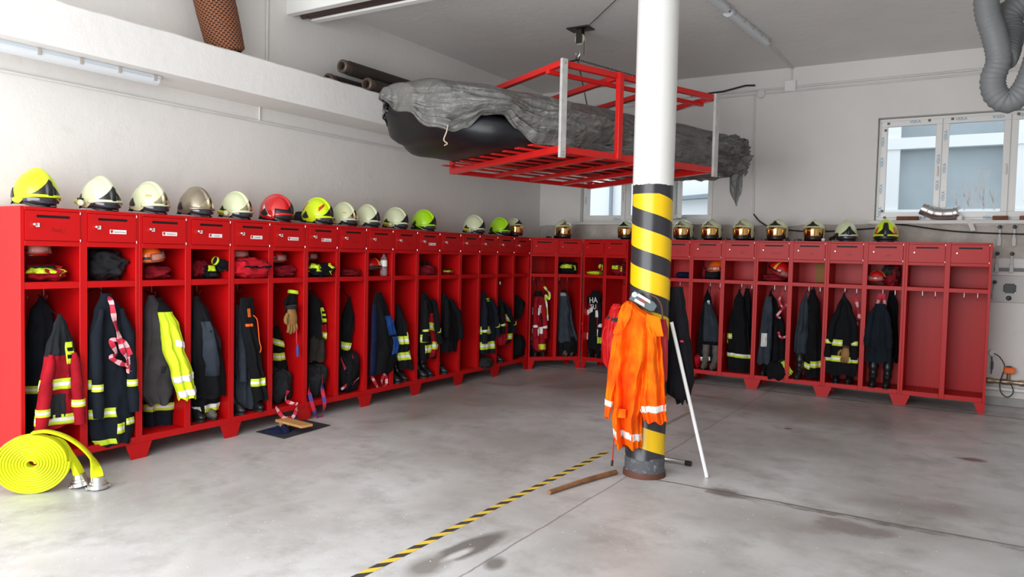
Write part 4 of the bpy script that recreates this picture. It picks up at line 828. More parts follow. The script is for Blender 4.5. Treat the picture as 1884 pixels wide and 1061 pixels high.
c = g.mix(low, c, g_low := (.075, .08, .09)) if False else g.mix(low, c, (.075, .08, .09))
c = g.mix(g.math('MULTIPLY', low, g.rng(g.noise(P, 30, 6, .8), .56, .66)), c, (.30, .30, .31))
rust = g.math('LESS_THAN', g.math('ADD', z, g.math('MULTIPLY', g.math('SUBTRACT', g.noise(P, 12, 4), .5), .04)), .045)
c = g.mix(rust, c, (.10, .035, .02))
top = g.math('GREATER_THAN', g.math('ADD', z, g.math('MULTIPLY', g.math('SUBTRACT', g.noise(P, 20, 3), .5), .03)), 2.13)
c = g.mix(top, c, (.70, .69, .67)); c = g.mix(g.math('MULTIPLY', top, g.math('MULTIPLY', g.rng(g.noise(P, 7, 8, .75), .66, .74), .4)), c, (.45, .42, .38))
g.base(c); g.rough(g.math('ADD', .28, g.math('MULTIPLY', low, .4))); g.bump(g.noise(P, 6, 3), .15, .02)
pil = MB().lathe([(PR+.012, 0), (PR+.010, .035), (PR, .05), (PR, 2.12), (PR+.002, 2.14), (PR+.003, CZ)], 64).build('pillar', m, mw=T(PX, PY, 0)); tag(pil, 'round steel pillar, white above and yellow black striped below', 'pillar')
# local frame of things hanging on the pillar: x to the right, -y towards the viewer
PM = T(PX, PY, 0) @ RZ(math.atan2(.363, .932))
M_or = mat('orange_workwear', (.86, .065, .001), .8, bump=.5, bscale=22, spec=.2, col2=(.95, .19, .001), vscale=6)
M_orr = mat('red_nylon', (.50, .006, .008), .55, bump=.4, bscale=20, var=.2, spec=.25); M_bk2 = fabric('black_softshell', (.016, .015, .022))
def hang(root, name, ks, ry, m, seed=0, amp=.02, folds=(4, 7), back=None, bands=(), NZ=60, NA=72, hem=.01, mband=None, sq=1.0, fold_amp=1.0):
    """ks: (z, cx, cy, rx)"""
    rnd = random.Random(seed); ph = [rnd.uniform(0, 6.28) for _ in range(4)]; kk = [(-k[0], k[1], k[2], k[3]) for k in ks]; z0, z1 = ks[0][0], ks[-1][0]
    def S(z, a, off=0):
        cx, cy, rx = keyed(kk, -z); u = (z0-z)/(z0-z1)
        fa = fold_amp; r_ = 1+fa*min(1, u*3+.2)*(.16*math.sin(folds[0]*a+ph[0]+.8*u)+.10*math.sin(folds[1]*a+ph[1]-1.2*u)+.05*math.sin(13*a+ph[2]+2*u))
        nz = noise.noise(Vector((math.cos(a)*2.6+seed, math.sin(a)*2.6, z*4)))*amp+noise.noise(Vector((math.cos(a)*6+seed, math.sin(a)*6, z*11)))*amp*.4
        pw = lambda v: math.copysign(abs(v)**sq, v)
        y = cy-(min(ry, rx*1.2)*r_+off+nz)*pw(math.sin(a)); x_ = cx+(rx*(.94+.06*r_)+off)*pw(math.cos(a))
        if back is not None: # do not enter the pillar
            lim = -math.sqrt(max(0, (PR+.006)**2-x_*x_)) if abs(x_) < PR+.006 else 0
            y = min(y, lim if back < 0 else 9)
            if back > 0: y = max(y, math.sqrt(max(0, (PR+.006)**2-x_*x_)) if abs(x_) < PR+.006 else -9)
        return (x_, y, z)
    rows = [[S(lerp(z0, z1, i/NZ), 2*PI*j/NA) for j in range(NA)] for i in range(NZ+1)]
    rows[-1] = [(x, y, z+hem*math.sin(6*2*PI*j/NA+ph[3])) for j, (x, y, z) in enumerate(rows[-1])]
    o = MB().grid(rows, 0, True, True).build(name, m, root, smooth=60)
    for (zc, h, a0, a1, tl) in bands:
        rr = [[S(zc+h/2-h*i/4+tl*(j/20-.5), lerp(a0, a1, j/20), .004) for j in range(21)] for i in range(5)]
        MB().grid(rr).build('reflective_band', mband or M_silv, o, smooth=60, solid=.003)
    return S
oj = empty('work_jacket', PM, 'bright orange work jacket with white reflective bands hanging on the pillar', 'jacket')
hang(oj, 'jacket_body', [(1.295, -.14, -.19, .022), (1.262, -.137, -.20, .06), (1.19, -.095, -.205, .125), (1.07, -.08, -.205, .15), (.92, -.09, -.205, .155), (.73, -.115, -.20, .13), (.56, -.12, -.195, .115), (.46, -.135, -.195, .108), (.31, -.125, -.19, .10), (.25, -.118, -.19, .092)], .075, M_or, 3, .05, back=-1, fold_amp=3.0, folds=(5, 8), bands=((.335, .05, .25, 3.0, .03),), sq=.9)
hang(oj, 'sleeve', [(1.13, .0, -.235, .04), (1.05, .02, -.24, .065), (.93, .03, -.245, .072), (.74, .043, -.25, .078), (.565, .047, -.25, .088), (.45, .068, -.25, .082)], .05, M_or, 8, .03, (4, 7), fold_amp=2.6, bands=((.545, .045, -.3, 3.5, -.035),), hem=.012)
hang(oj, 'sleeve', [(1.16, -.19, -.2, .03), (.96, -.215, -.215, .045), (.76, -.238, -.22, .042), (.585, -.262, -.22, .028), (.455, -.275, -.22, .019)], .04, M_or, 5, .012, (3, 5), bands=((.56, .04, -.3, 3.5, .02),))
# collar flaps and pocket
b = MB(); pts = [(-.155, 1.29), (-.115, 1.27), (-.13, 1.18), (-.17, 1.10), (-.215, 1.055), (-.25, 1.065), (-.235, 1.11), (-.19, 1.20)]
b.poly([(x, -.275-.02*math.sin((z-1.05)*12), z) for x, z in pts], .008); b.build('collar_flap', M_or, oj, bevel=.003)
b = MB(); pts = [(-.02, 1.215), (.075, 1.19), (.105, 1.06), (.02, 1.055), (-.02, 1.13)]
b.poly([(x, -.285, z) for x, z in pts], .008); b.build('collar_flap', M_or, oj, bevel=.003)
b = MB(); b.box((-.215, -.292, .47), (-.14, -.28, .535)); b.build('pocket_flap', M_or, oj, bevel=.004)
b = MB().tube([(-.222, -.2, .30), (-.225, -.2, .20), (-.228, -.2, .14)], .004, 6); b.tube([(-.228, -.2, .14), (-.232, -.2, .10)], .009, 8, mi=1); b.build('draw_cord', [M_orr, M_blk], oj)
rj = empty('rescue_bag', PM, 'red nylon bag with grey strap left of the pillar behind the orange jacket', 'bag')
hang(rj, 'bag_body', [(1.262, -.235, -.07, .03), (1.20, -.235, -.07, .055), (1.13, -.25, -.08, .072), (1.01, -.262, -.09, .078), (.85, -.255, -.09, .07), (.76, -.235, -.08, .045)], .07, M_orr, 11, .015, (3, 5))
MB().ribbon(spline([(-.30, -.13, 1.165), (-.25, -.15, 1.15), (-.19, -.15, 1.165)], 5), (0, 0, .028), .004).build('grey_strap', FAB['dgrey'], rj, smooth=60)
MB().tube(spline([(-.27, -.13, 1.12), (-.315, -.13, 1.08), (-.325, -.13, 1.0), (-.28, -.15, .95), (-.24, -.16, 1.02), (-.26, -.14, 1.12)], 6), .008, 8).build('carry_handle', M_orr, rj)
MB().lathe([(.040, 0), (.044, .01), (.044, .05), (.036, .06), (.001, .062)], 20, T(-.235, -.08, 1.19)).build('bag_cap', M_orr, rj)
r2 = empty('rescue_bag', PM, 'dark red cloth bag on the right side of the pillar behind the orange sleeve', 'bag')
hang(r2, 'bag_body', [(1.17, .10, -.16, .02), (1.10, .085, -.17, .05), (.91, .085, -.17, .055), (.73, .10, -.165, .04)], .03, mat('dark_red_nylon', (.42, .008, .022), .55, var=.2), 13, .01, (3, 5), back=-1)
bj = empty('jacket', PM, 'long black jacket with small red logo on the right back side of the pillar', 'jacket')
hang(bj, 'cloth', [(1.395, .187, .10, .055), (1.26, .195, .11, .07), (1.10, .212, .12, .083), (.90, .232, .12, .096), (.695, .245, .12, .102), (.60, .237, .12, .092), (.545, .262, .12, .045)], .07, M_bk2, 17, .02, (4, 6), back=1, hem=.03)
MB().poly([(.225, .035, 1.0), (.245, .033, 1.008), (.26, .034, .995), (.24, .034, .988)], -.004).build('small_logo', M_strapr, bj)
# battery charger hung above the jacket
ch = empty('battery_charger', PM @ T(-.045, -.2, 1.292) @ RY(R(29)) @ RX(R(-12)), 'grey battery charger with round gauge tied to the pillar above the orange jacket', 'charger')
M_gry = mat('teal_grey_plastic', (.10, .13, .14), .45); M_pan = mat('pale_panel', (.62, .68, .68), .4)
b = MB(); b.poly([(-.095, -.03, -.038), (.075, -.03, -.038), (.10, -.03, -.02), (.10, -.03, .022), (.07, -.03, .036), (-.095, -.03, .036)], .06); b.build('housing', M_gry, ch, bevel=.006)
b = MB(); b.poly([(-.06, -.034, .01), (.05, -.034, .01), (.035, -.034, .03), (-.06, -.034, .03)], .004); b.build('control_strip', M_pan, ch)
b = MB(); b.poly([(-.06, -.034, -.032), (.025, -.034, -.032), (.015, -.034, -.012), (-.06, -.034, -.012)], .004); b.build('control_strip', M_pan, ch)
b = MB(); b.box((-.035, -.034, -.008), (.02, -.03, .006)); b.build('red_display', mat('led_red', (.35, .05, .05), .5), ch)
MB().lathe([(.001, .005), (.018, .005), (.02, 0)], 24, T(-.078, -.03, .008) @ RX(R(90))).build('gauge', M_pan, ch)
cb = MB().tube(spline([(-.27, -.16, 1.20), (-.22, -.19, 1.245), (-.15, -.19, 1.25), (-.12, -.17, 1.30)], 6), .005, 8); cb.build('cable', M_orr, ch, mw=(T(-.045, -.2, 1.292) @ RY(R(29)) @ RX(R(-12))).inverted())
cb = MB().tube(spline([(-.0, -.16, 1.34), (.05, -.17, 1.32), (.085, -.18, 1.26), (.095, -.18, 1.17)], 6), .006, 8); cb.build('cable', mat('brown_cable', (.14, .045, .04), .5), ch, mw=(T(-.045, -.2, 1.292) @ RY(R(29)) @ RX(R(-12))).inverted())
# white pole leaning on the pillar, stick, torch
pa, pb = Vector((3.708, 2.929, .012)), PM @ Vector((.162, -.01, 1.14))
po = empty('leaning_pole', None, 'thin white pole leaning against the right side of the pillar', 'pole')
MB().tube([pa, pb], .0135, 14).build('pole_tube', mat('white_pole', (.85, .85, .85), .35), po); d_ = (pb-pa).normalized(); MB().tube([pa-d_*.008, pa+d_*.02], .015, 14).build('end_cap', M_tagw, po)
st = MB().tube(spline([(2.955, 1.893, .017), (3.04, 2.27, .02), (3.128, 2.60, .018)], 8), [.016]*8+[.018]*9, 12); tag(st.build('wooden_stick', mat('old_wood', (.28, .13, .055), .65, var=.4, vscale=12)), 'brown wooden stick lying on the floor against the pillar foot', 'stick')
tr = empty('metal_torch', T(3.285, 3.16, .022) @ RZ(R(-4)), 'silver metal torch with black end lying behind the pillar', 'torch')
MB().tube([(0, 0, 0), (.19, 0, 0)], .017, 14).build('torch_tube', M_steel, tr); MB().tube([(.188, 0, 0), (.235, 0, 0)], [.02]*2, 14).build('torch_end', M_blk, tr)
# ---------------------------------------------------------------- floor tape, mat, board, cloth
m = mat('hazard_tape', (.8, .6, .05), .5); g = NT(m); x, y, z = g.xyz(); P = g.tc.outputs['Object']
f = g.math('FRACT', g.math('DIVIDE', g.math('ADD', y, g.math('MULTIPLY', x, -1.3)), .15)); k = g.math('LESS_THAN', f, .5)
c = g.mix(k, (.74, .53, .07), (.05, .047, .045)); c = g.mix(g.math('MULTIPLY', g.rng(g.noise(P, 5, 8, .7), .60, .66), .8), c, (.33, .32, .30)); g.base(c)
tp = MB()
tp.grid([[(2.80-.026+.003*math.sin(y_*3), y_, .0012), (2.80+.026+.003*math.sin(y_*3), y_, .0012)] for y_ in [lerp(-1.8, 3.15, i/60) for i in range(61)]]); tag(tp.build('floor_tape', m, smooth=0, solid=.001), 'long yellow and black hazard tape stuck across the concrete floor', 'tape')
tp = MB(); tp.grid([[(2.84-.022, y_, .0012), (2.84+.022, y_, .0012)] for y_ in [lerp(3.35, 5.15, i/20) for i in range(21)]]); 
m2 = mat('worn_hazard_tape', (.5, .42, .2), .7); g = NT(m2); x, y, z = g.xyz(); P = g.tc.outputs['Object']; f = g.math('FRACT', g.math('DIVIDE', g.math('ADD', y, g.math('MULTIPLY', x, -1.3)), .15))
c = g.mix(g.math('LESS_THAN', f, .5), (.45, .37, .16), (.24, .23, .215)); c = g.mix(g.rng(g.noise(P, 4, 8, .7), .5, .55), c, (.27, .26, .245)); g.base(c)
tag(tp.build('floor_tape', m2, smooth=0, solid=.001), 'faded worn hazard tape continuing behind the pillar', 'tape')
mt = MB().poly([(0.02, 1.90, 0), (.40, 1.88, 0), (.35, 2.47, 0), (-.03, 2.49, 0)], .006, (0, 0, 1)); tag(mt.build('floor_mat', mat('black_mat', (.022, .026, .032), .75, bump=.3, bscale=150), bevel=.001), 'dark rubber mat lying on the floor before the left row', 'mat')
rows = []
for i in range(19):
    row = []
    for j in range(25):
        u, v = i/18, j/24; e_ = math.sin(PI*u)*math.sin(PI*v)
        row.append((.04+.22*u+.03*math.sin(v*5), 1.93+.24*v, .008+.05*e_**.6*(.5+noise.noise(Vector((u*4, v*5, 2)))*.9)))
    rows.append(row)
tag(MB().grid(rows).build('floor_cloth', FAB['navyb'], solid=.004, smooth=60), 'crumpled navy cloth lying on the dark mat', 'cloth')
wb = MB(); Mx = T(.03, 2.17, .065) @ RZ(R(-6)) @ RY(R(0)); wb.box((0, -.06, -.010), (.38, .06, .012), 0, Mx); wt = wb.build('wooden_board', mat('pine_board', (.62, .34, .12), .55, var=.25, vscale=20), bevel=.002); tag(wt, 'light wooden board with short feet jutting out from under the left row', 'board')
b = MB(); b.box((.05, -.05, -.055), (.07, -.03, -.011), 0, Mx); b.build('board_foot', _M['pine_board'], wt, mw=wt.matrix_world.inverted() if False else None)
b = MB(); b.box((.05, .03, -.055), (.07, .05, -.011), 0, Mx); b.build('board_foot', _M['pine_board'], wt)
# ---------------------------------------------------------------- rolled yellow hose
M_hose = mat('yellow_hose', (.76, .84, .004), .5, bump=.3, bscale=400, coat=.1)
M_alu = mat('cast_aluminium', (.72, .72, .73), .3, 1)
hz = empty('fire_hose_roll', T(.215, -.035, 0) @ RZ(R(50)) @ SC(.96, .96, .96), 'rolled bright yellow fire hose standing on the floor at the left', 'fire hose')
turns, r0, r1, W_ = 11.0, .022, .20, .078
pts = []
for i in range(int(turns*40)+1):
    t = i/(turns*40); a = t*turns*2*PI; r_ = lerp(r0, r1, t)
    pts.append((r_*1.12*math.cos(a), 0, .205+r_*math.sin(a)*(.98 if math.sin(a) > 0 else 1.0)))
hc = MB()
def hosestrip(mb, pts, w_, th):
    P = [Vector(p) for p in pts]; rows = []
    for i, p in enumerate(P):
        t = (P[min(i+1, len(P)-1)]-P[max(i-1, 0)]).normalized(); wv = Vector(w_(i) if callable(w_) else w_); nn = t.cross(wv).normalized()
        h_ = th(i) if callable(th) else th
        rows.append([p+wv*c_+nn*h_*s_ for c_, s_ in ((-.5, 0), (-.44, -.42), (0, -.5), (.44, -.42), (.5, 0), (.44, .42), (0, .5), (-.44, .42))])
    mb.grid(rows, 0, True, True)
hosestrip(hc, pts, (0, W_, 0), .0158); hc.build('coil', M_hose, hz, smooth=50)
e1 = [pts[-1]]
MBx = MB(); q = spline([(.0, 0, .408), (.09, 0, .412), (.19, .0, .375), (.28, -.005, .31), (.345, -.01, .235), (.375, -.01, .17), (.39, -.01, .09), (.395, -.01, .055)], 8); L = len(q)
hosestrip(MBx, q, lambda i: (Vector((0, 1, 0)) if i < L*.6 else Vector((math.sin(min(1, (i-L*.6)/(L*.25))*1.2), math.cos(min(1, (i-L*.6)/(L*.25))*1.2), 0)))*W_*(1 if i < L*.75 else 1.05), lambda i: .013 if i < L*.7 else lerp(.013, .055, (i-L*.7)/(L*.3)))
MBx.build('hose_end', M_hose, hz, smooth=50)
MBy = MB(); q2 = spline([(.08, .05, .36), (.16, .055, .32), (.215, .06, .22), (.25, .06, .14), (.27, .06, .075)], 8); L2 = len(q2)
hosestrip(MBy, q2, lambda i: Vector((.35, 1, 0)).normalized()*W_, lambda i: .014 if i < L2*.4 else lerp(.014, .06, (i-L2*.4)/(L2*.6))); MBy.build('hose_end', M_hose, hz, smooth=50)
def coupling(Mx):
    c_ = MB().lathe([(.030, .075), (.036, .072), (.038, .045), (.043, .042), (.045, .03), (.056, .026), (.058, .006), (.050, 0), (.034, 0), (.032, .01), (.001, .012)], 28, Mx).build('coupling', M_alu, hz, smooth=30)
    for a in (0, PI): MB().box((.05, -.014, .0), (.068, .014, .016), 0, Mx @ RZ(a+.5)).build('lug', M_alu, c_, bevel=.003)
coupling(T(.395, -.01, .004) @ SC(1.15, 1.15, 1.15)); coupling(T(.278, .06, .012) @ RY(R(-10)) @ SC(1.15, 1.15, 1.15))
# ---------------------------------------------------------------- lifting rack
M_rr = mat('red_frame_paint', (.62, .010, .008), .38, coat=.3); M_galv = mat('galvanised', (.56, .55, .53), .5, .1, var=.2, vscale=12)
ZB, ZT = 2.5, 3.285
KA, KB, KC, KD = [Vector(p) for p in ((.23, 4.437), (2.216, 3.294), (2.964, 5.226), (.919, 6.571))]
def rp(u, v, z): # u from B to A, v from B to C
    p = KB.lerp(KA, u).lerp(KC.lerp(KD, u), v); return Vector((p.x, p.y, z))
def bar(p, q, w_, h, name, root, m, ext=0):
    p, q = Vector(p), Vector(q); t = (q-p).normalized(); p -= t*ext; q += t*ext
    s = t.cross(Vector((0, 0, 1))); s = s.normalized() if s.length > .1 else (KC-KB).to_3d().normalized(); u_ = s.cross(t)
    b = MB(); b.grid([[c_+s*a*w_/2+u_*bb*h/2 for a, bb in ((-1, -1), (1, -1), (1, 1), (-1, 1))] for c_ in (p, q)], 0, True, True)
    return b.build(name, m, root, bevel=.003)
rk = empty('lifting_rack', None, 'red steel frame hanging from the ceiling that carries the covered boat', 'rack')
for z_ in (ZB+.025,):
    bar(rp(0, 0, z_), rp(1, 0, z_), .06, .06, 'edge_bar', rk, M_rr, .02); bar(rp(0, 1, z_), rp(1, 1, z_), .06, .06, 'edge_bar', rk, M_rr, .02)
    bar(rp(0, 0, z_), rp(0, 1, z_), .05, .055, 'edge_bar', rk, M_rr); bar(rp(1, 0, z_), rp(1, 1, z_), .05, .05, 'edge_bar', rk, M_rr)
    for v in (.27, .52, .77): bar(rp(.02, v, z_), rp(.98, v, z_), .07, .04, 'cross_bar', rk, M_rr)
for k in range(9):
    u_ = lerp(.08, .92, k/8); a = rp(u_, 0, ZB+.06); b_ = rp(u_, 1, ZB+.06); d_ = (b_-a).normalized(); bar(a-d_*.22, b_, .06, .014, 'slat', rk, M_rr)
zt = ZT-.025
bar(rp(0, 0, zt), rp(0, 1, zt), .05, .05, 'edge_bar', rk, M_rr); bar(rp(.08, -.02, zt-.04), rp(.08, 1.0, zt-.04), .045, .035, 'edge_bar', rk, M_rr); bar(rp(1, 0, zt), rp(1, 1, zt), .05, .05, 'edge_bar', rk, M_rr)
for v in (0, .34, .66, 1): bar(rp(0, v, zt), rp(1, v, zt), .055, .05, 'cross_bar', rk, M_rr)
for (u_, v) in ((1, 0), (1, 1)): bar(rp(u_, v, ZB), rp(u_, v, ZT), .05, .05, 'upright', rk, M_rr)
bar(rp(-.012, .33, ZB), rp(-.012, .33, ZT), .055, .05, 'upright', rk, M_rr)
nrm = Vector((.9325, -.361, 0))
for v in (0, 1): 
    o = bar(rp(-.015, v, ZB-.05), rp(-.015, v, ZT+.01), .065, .03, 'upright', rk, M_galv)
    for zz in (ZB-.03, ZB+.0, ZT-.03): 
        c_ = rp(-.015, v, zz)+nrm*.016; MB().lathe([(.001, .004), (.006, .003), (.007, 0)], 8, T(*c_) @ RZ(math.atan2(nrm.y, nrm.x)) @ RY(R(90))).build('bolt', M_steel, o)
# ceiling pulley, cable, hook, chains
HK = Vector((1.43, 5.027, 3.80))
pu = empty('ceiling_pulley', T(1.503, 5.027, CZ), 'dark steel pulley bolted to the ceiling above the rack', 'pulley')
M_dk = mat('dark_oily_steel', (.05, .045, .04), .45, .7)
MB().box((-.13, -.09, -.016), (.13, .09, 0)).build('ceiling_plate', M_dk, pu, bevel=.004)
for s in (-1, 1): MB().box((-.035, s*.032-.005, -.17), (.035, s*.032+.005, -.016)).build('bracket', M_dk, pu, bevel=.003)
MB().lathe([(.001, -.014), (.062, -.014), (.05, 0), (.062, .014), (.001, .014)], 28, T(0, 0, -.12) @ RX(R(90))).build('wheel', mat('pale_wheel', (.42, .38, .30), .5), pu)
MB().tube([(.05, 0, -.13), (.05, 0, -.30)], .003, 6).build('wire_rope', M_dk, pu)
MB().tube([(.05, .0, -.02), (1.6, -1.62, -.02)], .004, 6).build('wire_rope', M_dk, pu)
hk = empty('chain_sling', T(HK.x+.05, HK.y, HK.z), 'lifting hook with four chains running down to the red frame', 'chain')
MB().tube(spline([(0, 0, .085), (.02, 0, .06), (.025, 0, .03), (0, 0, 0), (-.022, 0, .02), (-.022, 0, .045)], 5), .006, 8).build('hook', M_steel, hk)
MB().tube([(math.cos(a)*.022, 0, -.01+math.sin(a)*.022) for a in [2*PI*i/16 for i in range(17)]], .005, 6).build('ring', M_dk, hk)
for (u_, v) in ((.03, .02), (.03, .98), (.97, .02), (.97, .98)):
    a = Vector((0, 0, -.03)); e_ = rp(u_, v, zt+.02)-Vector((HK.x+.05, HK.y, HK.z)); n_ = 60; b = MB(); t = (e_-a).normalized(); s0 = t.cross(Vector((0, 0, 1))).normalized(); s1 = s0.cross(t)
    for i in range(n_):
        c_ = a.lerp(e_, (i+.5)/n_); s = s0 if i % 2 else s1; L_ = (e_-a).length/n_*.68
        b.tube([c_+t*L_*math.cos(q_)+s*.008*math.sin(q_) for q_ in [2*PI*k/8 for k in range(9)]], .0028, 4, False)
    o = b.build('chain', M_dk, hk); o['kind'] = 'stuff'
# ---------------------------------------------------------------- boat on the rack
AX = Vector((.361, .9325, 0)); PE = Vector((.9325, -.361, 0)); BC_ = Vector((1.57, 4.96, 0))
def bp_(s, w_, z): return BC_+AX*s+PE*w_+Vector((0, 0, z))
def hw(s): return keyed([(-2.34, .03), (-2.25, .26), (-2.05, .52), (-1.6, .80), (-1.0, .97), (0, 1.0), (1.2, .98), (1.6, .92), (1.78, .8)], s)[0]
def zb_(s): return keyed([(-2.35, 3.0), (-2.22, 2.80), (-2.0, 2.64), (-1.7, 2.56), (-1.2, 2.572), (2.4, 2.572)], s)[0]
def zm_(s): return keyed([(-2.35, 2.95), (-2.1, 2.93), (-1.4, 2.86), (2.4, 2.84)], s)[0]
bo = empty('rubber_boat', None, 'black inflatable boat lying on the red rack under a tarpaulin', 'boat')
rows = []
for i in range(61):
    s = lerp(-2.34, 1.70, i/60); h = hw(s); z0, z1 = zb_(s), zm_(s); row = []
    for k in range(40):
        a = 2*PI*k/40; ca, sa = math.cos(a), math.sin(a)
        w_ = h*math.copysign(abs(ca)**.55, ca); zz = (z0+z1)/2+(z1-z0)/2*math.copysign(abs(sa)**.7, sa)
        zz = max(z0, zz+.012*noise.noise(Vector((s*3, w_*4, 3))))
        row.append(bp_(s, w_, zz))
    rows.append(row)
MB().grid(rows, 0, True, True).build('hull', mat('black_hypalon', (.014, .015, .018), .42, var=.3), bo, smooth=60)
b = MB().tube(spline([bp_(-2.36, .02, 2.93), bp_(-2.42, .06, 2.91), bp_(-2.42, .1, 2.86), bp_(-2.33, .12, 2.83)], 5), .014, 8); b.build('bow_handle', M_blk, bo)
# tarpaulin
tpn = mat('grey_tarpaulin', (.15, .147, .138), .38, bump=.25, bscale=10, var=.15, vscale=4)
g = NT(tpn); P = g.tc.outputs['Object']
def crease(sc_):
    v_ = g.n('ShaderNodeTexVoronoi', feature='DISTANCE_TO_EDGE'); wv_ = g.n('ShaderNodeVectorMath', P, None, operation='ADD'); nz_ = g.n('ShaderNodeTexNoise'); g.t.links.new(P, nz_.inputs['Vector']); nz_.inputs['Scale'].default_value = sc_*.8
    sc2 = g.n('ShaderNodeVectorMath', nz_.outputs['Color'], operation='SCALE'); sc2.inputs['Scale'].default_value = .9/sc_
    g.t.links.new(sc2.outputs[0], wv_.inputs[1]); g.t.links.new(wv_.outputs[0], v_.inputs['Vector']); v_.inputs['Scale'].default_value = sc_
    return g.rng(v_.outputs['Distance'], 0, .35)
g.bump(g.math('ADD', crease(5.5), g.math('MULTIPLY', crease(15), .3)), .38, .035)
def ridged(v): return 1-abs(noise.noise(v))*2
rows = []; NS, NK = 260, 170
for i in range(NS+1):
    s = lerp(-2.43, 1.78, i/NS); h = max(hw(s)+.035-.5*max(0, -2.36-s), .03)
    ztp = keyed([(-2.43, 3.04), (-2.40, 3.09), (-2.28, 3.14), (-2.05, 3.195), (-1.75, 3.19), (-1.3, 3.15), (-.9, 3.11), (-.2, 3.09), (.6, 3.09), (1.2, 3.07), (1.55, 3.0), (1.78, 2.86)], s)[0]
    zr = keyed([(-2.43, 2.98), (-2.3, 2.86), (-2.15, 2.71), (-2.02, 2.66), (-1.92, 2.70), (-1.80, 2.82), (-1.64, 2.84), (-1.52, 2.72), (-1.32, 2.60), (-1.0, 2.575), (.8, 2.575), (1.5, 2.555), (2.0, 2.56)], s)[0]; zl = keyed([(-2.43, 2.98), (-2.2, 2.84), (0, 2.72), (2.0, 2.6)], s)[0]
    row = []
    for k in range(NK+1):
        t = k/NK   # 0 near side hem -> 1 far side hem
        if t < .24: w_ = h*(1+.03*math.sin(t*9)); z = lerp(zr, zm_(s)+.03, t/.24); side = 1
        elif t > .80: w_ = -h; z = lerp(zm_(s)+.03, zl, (t-.80)/.2); side = -1
        else:
            a = PI*(t-.24)/.56; w_ = h*math.copysign(abs(math.cos(a))**.8, math.cos(a)); z = zm_(s)+.03+(ztp-zm_(s)-.03)*math.sin(a)**.75; side = 0
        crump = keyed([(-2.4, .3), (-2.1, .5), (-1.95, .9), (-.6, .9), (.1, .35), (.7, .3), (1.1, 1.0), (1.78, 1.4)], s)[0]*keyed([(0, 1), (.22, 1), (.31, .45), (.38, .06), (.8, .05), (1, .6)], t)[0]
        v1 = Vector((s*1.1+t*1.5, t*11-s*.6, 3)); v2 = Vector((s*2.6, t*24+s*1.4, 9))
        d = crump*(.085*(ridged(v1)-.6)+.042*(ridged(v2)-.55)+.014*(ridged(Vector((s*6+t*5, t*40-s*2, 4)))-.5)+.005*(ridged(Vector((s*16, t*70+s*6, 4)))-.5))+.012*noise.noise(Vector((s*2, t*4, 1)))
        # folded-up skirt bulges over the near side
        if -2.05 < s < 1.4 and t < .32: d += .07*math.exp(-((t-.20)/.07)**2)*crump*(.8+.5*math.sin(s*6))
        p = bp_(s, w_+d*(1 if w_ > 0 else -1)*(1 if side else abs(w_)/h), z+d*(.5 if side == 0 else .0)+(d*.25 if side else 0))
        row.append(p)
    rows.append(row)
tb = empty('tarpaulin', None, 'crumpled grey tarpaulin draped over the boat on the rack', 'tarpaulin')
rows = [[bp_(-2.44, 0, 3.03)]*(NK+1)]+rows
MB().grid(rows).build('sheet', tpn, tb, smooth=75, solid=.004)
# bunched far end and hanging tail
def crumple(name, c0, rx, ry, rz, amp, parent, seed, NA=56, NP=36):
    rr = []
    for i in range(NP+1):
        ph = lerp(PI/2*.99, -PI/2*.99, i/NP); row = []
        for j in range(NA):
            a = 2*PI*j/NA; d = Vector((math.cos(a)*math.cos(ph), math.sin(a)*math.cos(ph), math.sin(ph)))
            k = 1+amp*(ridged(d*1.6+Vector((seed, 0, 0)))-.6)+amp*.6*(ridged(Vector((d.x*5, d.y*2.2, d.z*3+seed)))-.5)
            row.append(c0+AX*(d.x*rx*k)+PE*(d.y*ry*k)+Vector((0, 0, d.z*rz*k)))
        rr.append(row)
    return MB().grid(rr, 0, True, True).build(name, tpn, parent, smooth=75)

crumple('bunched_end', bp_(1.58, .66, 2.80), .22, .34, .22, .35, tb, 2.3)
crumple('bunched_end', bp_(1.5, .40, 2.66), .35, .50, .13, .3, tb, 7.7)
rows = []
for i in range(25):
    t = i/24; z = lerp(2.70, 2.22, t); w_ = keyed([(0, .05), (.25, .085), (.6, .075), (1, .008)], t)[0]; c0 = bp_(1.66, .80+.05*t, z)
    rows.append([c0+PE*(w_*math.cos(a)*(1+.25*math.sin(3*a+4*t)))+AX*(.035*math.sin(a)*(1-.8*t)*(1+.4*math.sin(4*a+7*t))) for a in [2*PI*k/28 for k in range(28)]])
MB().grid(rows, 0, True, True).build('hanging_corner', tpn, tb, smooth=75)
tag(MB().tube(spline([bp_(-2.06, .56, 2.72), bp_(-2.08, .57, 2.66), bp_(-2.10, .56, 2.59), bp_(-2.07, .57, 2.56), bp_(-2.1, .57, 2.54)], 6), .006, 6).build('tie_cord', mat('beige_cord', (.5, .42, .32), .7)), 'short beige cord dangling from the tarpaulin over the black boat', 'cord')
